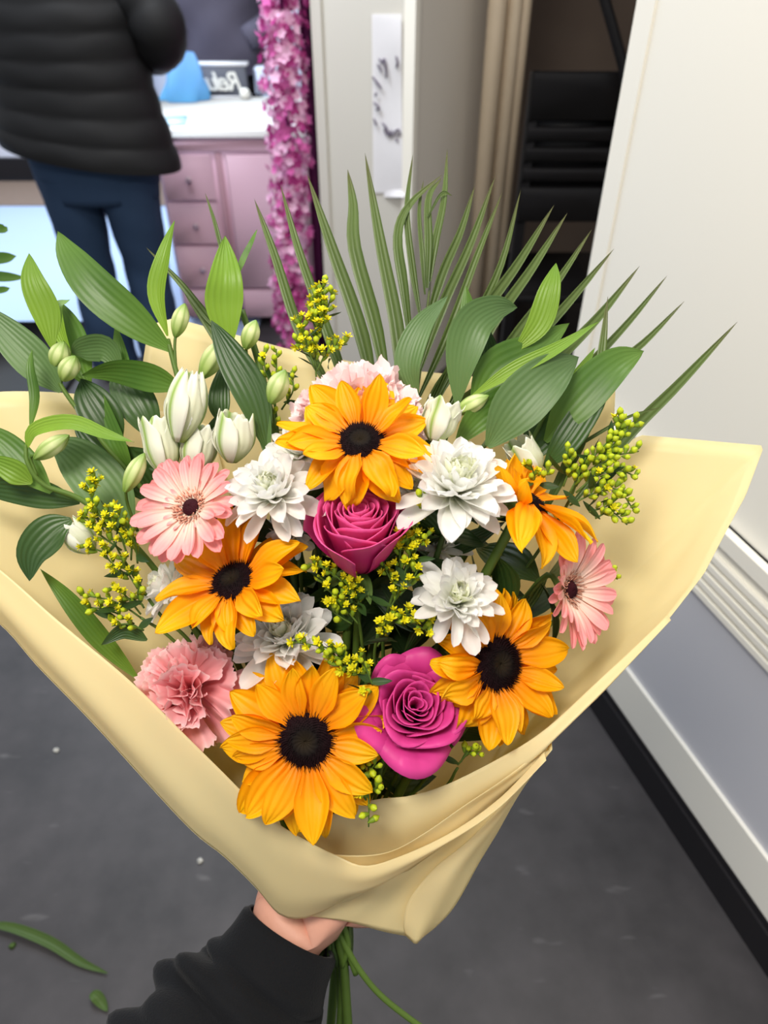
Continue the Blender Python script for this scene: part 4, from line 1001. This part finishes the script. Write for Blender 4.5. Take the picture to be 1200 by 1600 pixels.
goldenrod('goldenrod sprig bending right above the magenta rose', [(590, 1110, .65), (585, 1030, .62), (590, 990, .60)],
    [[(590, 1000, .60), (605, 975, .59), (635, 970, .585), (675, 990, .58)], [(600, 985, .595), (615, 965, .59), (650, 958, .585)], [(640, 975, .585), (660, 965, .58), (680, 975, .578)], [(590, 1010, .60), (600, 990, .595), (596, 968, .59)]], 67, .8, 10, 9, 6)
goldenrod('goldenrod sprig lying between the white bloom and the front sunflower', [(560, 1150, .64), (580, 1090, .61), (575, 1060, .59)],
    [[(578, 1062, .585), (545, 1035, .58), (510, 1012, .575), (455, 1003, .575)], [(575, 1065, .585), (555, 1045, .58), (520, 1040, .575)], [(582, 1070, .585), (572, 1045, .58), (560, 1025, .575)], [(580, 1080, .585), (575, 1085, .58), (562, 1080, .575)], [(540, 1035, .58), (525, 1020, .577), (500, 1018, .574)]], 68, .6, 11, 9, 5)
goldenrod('large goldenrod sprig at right in front of the pale wrapping', [(700, 1050, .67), (800, 920, .64), (880, 800, .62), (905, 740, .61)],
    [[(900, 760, .61), (930, 710, .60), (960, 680, .60), (972, 650, .60)], [(930, 720, .605), (955, 700, .60), (995, 655, .60)], [(900, 770, .61), (930, 745, .605), (965, 735, .60), (995, 745, .60)], [(915, 740, .61), (950, 715, .60), (998, 705, .60)], [(890, 790, .61), (930, 770, .605), (965, 765, .60), (992, 800, .60)], [(920, 800, .61), (950, 790, .605), (975, 770, .60)], [(880, 760, .61), (890, 730, .605), (885, 705, .60)], [(890, 770, .61), (905, 740, .605), (915, 715, .60)], [(930, 810, .61), (955, 800, .605), (980, 820, .60)]], 69, .12, 14, 9, 14)
goldenrod('small goldenrod tip between the large white bloom and right leaves', [(740, 950, .67), (800, 820, .64), (830, 770, .625)],
    [[(832, 770, .62), (835, 745, .615), (828, 722, .61)], [(835, 765, .62), (850, 745, .615), (858, 735, .61)]], 70, .1, 10, 7, 2)
goldenrod('hanging goldenrod tip of round buds beside the front sunflower', [(600, 1180, .64), (590, 1160, .61)],
    [[(570, 1180, .60), (562, 1200, .59), (575, 1240, .585), (576, 1292, .585)], [(565, 1190, .595), (580, 1200, .59), (588, 1190, .585)], [(572, 1240, .588), (585, 1232, .585), (596, 1228, .583)], [(572, 1250, .588), (566, 1240, .585), (562, 1228, .583)]], 71, .05, 8, 7, 0, 1.1)
goldenrod('short goldenrod tip peeking out right of the right gerbera', [(800, 1050, .67), (900, 930, .65), (935, 905, .64)],
    [[(930, 908, .64), (948, 900, .64), (965, 905, .64)], [(932, 905, .64), (945, 890, .64), (958, 888, .64)]], 72, .0, 9, 6, 0)
goldenrod('dark budded goldenrod tip below the right-hand sunflower near the paper', [(680, 1250, .65), (715, 1200, .625)],
    [[(715, 1195, .62), (735, 1175, .615), (755, 1182, .61)], [(720, 1190, .62), (732, 1170, .615), (745, 1166, .61)]], 73, .0, 7, 6, 1)

# ---- wrapping paper
wp = empty('bouquet_wrapping', P(510, 1420, .70), 'pale yellow translucent paper wrapped in a cone around the flowers', 'wrapping paper')
def resample(pts, n):
    c = catmull([P(*q) for q in pts], n*4); L = [0]
    for i in range(1, len(c)): L.append(L[-1]+(c[i]-c[i-1]).length)
    out = []; k = 0
    for i in range(n+1):
        tt = L[-1]*i/n
        while k < len(L)-2 and L[k+1] < tt: k += 1
        f = (tt-L[k])/max(1e-9, L[k+1]-L[k]); out.append(c[k].lerp(c[k+1], min(1, max(0, f))))
    return out
def linres(pts, n):
    c = [P(*q) for q in pts]; L = [0]
    for i in range(1, len(c)): L.append(L[-1]+(c[i]-c[i-1]).length)
    out = []; k = 0
    for i in range(n+1):
        tt = L[-1]*i/n
        while k < len(L)-2 and L[k+1] < tt: k += 1
        f = (tt-L[k])/max(1e-9, L[k+1]-L[k]); out.append(c[k].lerp(c[k+1], min(1, max(0, f))))
    return out
def sheet(name, A, B, bulge=0.0, nu=28, nv=44, wr=.0015, creases=0, ph=0, lin=False, label=None, bdir=None):
    a = (linres if lin else resample)(A, nv); b = (linres if lin else resample)(B, nv); bd = bdir or camdir(0, -.3, 1)
    def f(u, v):
        j = int(round(v*nv)); p = a[j].lerp(b[j], u)
        h = bulge*math.sin(math.pi*u)+wr*math.sin(u*7+v*5+ph)*math.sin(math.pi*u)+wr*.8*math.sin(v*17+u*3+ph*2)*min(1, u*3)*(1-u*.3)
        if creases: h += .004*(abs(((v*creases+.25*math.sin(u*3)) % 1)-.5)-.25)*min(1, (1-u)*3)*min(1, u*4)
        return p+bd*h
    o = part(name, grid(f, nu, nv), M_paper, wp, label)
    md = o.modifiers.new('solid', 'SOLIDIFY'); md.thickness = .0003
    return o
low = [(430, 1350, .70), (480, 1340, .735), (560, 1345, .74)]
sheet('back_sheet', [(430, 1350, .69), (455, 1345, .71), (480, 1340, .725)], [(-100, 905, .615), (-95, 740, .66), (-60, 640, .69), (0, 612, .70), (170, 622, .735), (330, 665, .75)], -.02, ph=1)
sheet('back_sheet', [(470, 1345, .725), (520, 1340, .735), (590, 1350, .725)], [(205, 690, .75), (232, 508, .765), (272, 497, .765), (450, 545, .76), (600, 575, .755), (760, 590, .75), (880, 605, .745), (962, 598, .735), (957, 740, .73)], -.015, nv=70, ph=2, lin=True)
sheet('side_sheet', [(585, 1360, .725), (610, 1380, .70), (620, 1400, .675)], [(935, 720, .735), (1000, 680, .715), (1100, 688, .69), (1193, 696, .66), (1165, 775, .64), (1100, 895, .62), (1010, 1010, .60), (930, 1095, .588), (860, 1152, .58)], -.03, nv=70, ph=3, lin=True)
sheet('front_flap', [(-100, 900, .62), (0, 975, .615), (60, 1042, .612), (150, 1135, .612), (290, 1288, .622), (350, 1338, .632), (398, 1385, .645), (435, 1428, .655), (470, 1436, .657), (505, 1424, .654), (545, 1402, .638), (600, 1378, .625), (680, 1326, .607), (760, 1272, .594), (848, 1182, .583)],
      [(-100, 820, .605), (0, 890, .598), (90, 968, .594), (200, 1062, .592), (290, 1150, .594), (345, 1203, .597), (420, 1275, .603), (480, 1314, .612), (525, 1337, .613), (568, 1354, .606), (620, 1341, .601), (700, 1303, .593), (780, 1246, .586), (850, 1174, .582)], .008, 24, 90, ph=4)
sheet('outer_sheet', [(-100, 900, .62), (0, 975, .615), (60, 1042, .612), (150, 1135, .612), (290, 1288, .622), (350, 1338, .632), (398, 1385, .645), (435, 1428, .655)],
      [(-100, 905, .63), (0, 960, .65), (120, 1080, .67), (250, 1220, .69), (340, 1300, .705), (400, 1350, .715), (440, 1380, .72), (470, 1400, .725)], -.01, ph=5)
sheet('front_panel', [(470, 1430, .668), (540, 1440, .668), (600, 1456, .666), (636, 1463, .662)],
      [(480, 1380, .668), (560, 1372, .664), (640, 1330, .650), (740, 1262, .624), (855, 1165, .590)], .004, creases=2, ph=6)
sheet('lip_band', [(440, 1400, .672), (520, 1420, .668), (600, 1385, .656), (660, 1345, .640), (730, 1290, .622), (800, 1230, .602), (862, 1160, .584), (955, 1069, .590), (1045, 966, .604)],
      [(440, 1305, .640), (500, 1280, .634), (580, 1250, .628), (640, 1244, .618), (700, 1226, .608), (780, 1184, .594), (856, 1136, .583), (950, 1050, .590), (1042, 960, .604)], .005, 12, 40, ph=7)
sheet('fold', [(480, 1400, .658), (560, 1390, .652), (640, 1352, .640), (720, 1302, .620), (850, 1178, .590)],
      [(455, 1318, .618), (530, 1336, .617), (600, 1334, .611), (665, 1300, .601), (740, 1250, .591), (856, 1166, .582)], .003, ph=8)
sheet('rolled_edge', [(634, 1462, .656), (630, 1442, .650), (640, 1405, .643), (680, 1355, .629), (745, 1300, .612), (856, 1172, .584)],
      [(662, 1464, .660), (682, 1448, .657), (710, 1415, .650), (755, 1338, .633), (812, 1238, .609), (861, 1158, .587)], .006, 14, 40, ph=10)

# ---- the hand and sleeve of the person holding the bouquet
hp = empty('person', P(455, 1460, .70), 'hand in a black sleeve gripping the bouquet stems under the wrapping', 'person')
J, E, Rr = [], [], []
def jn(p, r, par=None):
    J.append(P(*p)); Rr.append(r); 
    if par is not None: E.append((par, len(J)-1))
    return len(J)-1
wr = jn((455, 1462, .70), (.028, .022)); fa = jn((395, 1560, .68), (.034, .028), wr); jn((310, 1700, .65), (.042, .038), fa)
pm_ = jn((478, 1425, .70), (.033, .022), wr)
k0 = jn((515, 1400, .695), (.030, .019), pm_)
for i, (yy, dd) in enumerate(((1338, .695), (1368, .692), (1400, .692), (1432, .695))):
    r = (.0105, .0105, .010, .009)[i]; sh = (2, 6, 3, -6)[i]
    a = jn((552+sh, yy, dd), r*1.1, k0); b = jn((582+sh, yy+2, dd+.012), r, a); c = jn((590+sh, yy+4, dd+.034), r*.92, b); d_ = jn((566+sh, yy+6, dd+.052), r*.85, c); jn((545+sh, yy+6, dd+.053), r*.8, d_)
a = jn((425, 1402, .705), .020, wr); b = jn((437, 1360, .715), .014, a); c = jn((462, 1325, .728), .011, b); jn((492, 1305, .735), .010, c)
skinned('hand', hp, J, E, Rr, M_skin, 2)
cc = [P(q[0], q[1], q[2]) for q in [(455, 1455, .700), (432, 1500, .692), (408, 1545, .684), (376, 1600, .672), (320, 1700, .65), (260, 1800, .63)]]
rad = [(.047, .040), (.051, .044), (.062, .052), (.082, .06), (.090, .07), (.095, .075)]
N_ = 60; c = catmull(cc, N_); rc = catmull([Vector((a, b, 0)) for a, b in rad], N_)
def slv(u, v):
    i = int(round(u*N_)); tg = (c[min(i+1, N_)]-c[max(i-1, 0)]).normalized(); vw = -FWD; sd = tg.cross(vw).normalized(); nr = sd.cross(tg).normalized()
    if i == 0: pass
    a = v*2*math.pi; wv = 1+(.10*math.sin(u*26+math.sin(a*2)*1.8+a)+.06*math.sin(u*41-a*2+1))*sstep((u-.22)*5)
    if u < .02: wv *= .93
    return c[i]+sd*math.cos(a)*rc[i].x*wv+nr*math.sin(a)*rc[i].y*wv
o = part('sleeve', grid(slv, N_, 56, True), M_sleeve, hp); o.modifiers.new('solid', 'SOLIDIFY').thickness = .003

# ---- bent leftover stem at the bottom right
tag(part('cut_stem', tube([P(518, 1425, .715), P(540, 1478, .715), P(565, 1520, .715), P(600, 1560, .715), P(660, 1606, .715), P(700, 1630, .715)], [.0036, .003, .0028], 8, 30), M_stem, None), 'thin green stem bending out to the right below the hand', 'stem')
tag(part('cut_stem', join(tube([P(530, 1440, .72), P(545, 1490, .722), P(556, 1522, .725)], [.003, .003], 8, 10)), M_stem, None), 'short cut green stem end hanging below the hand', 'stem')
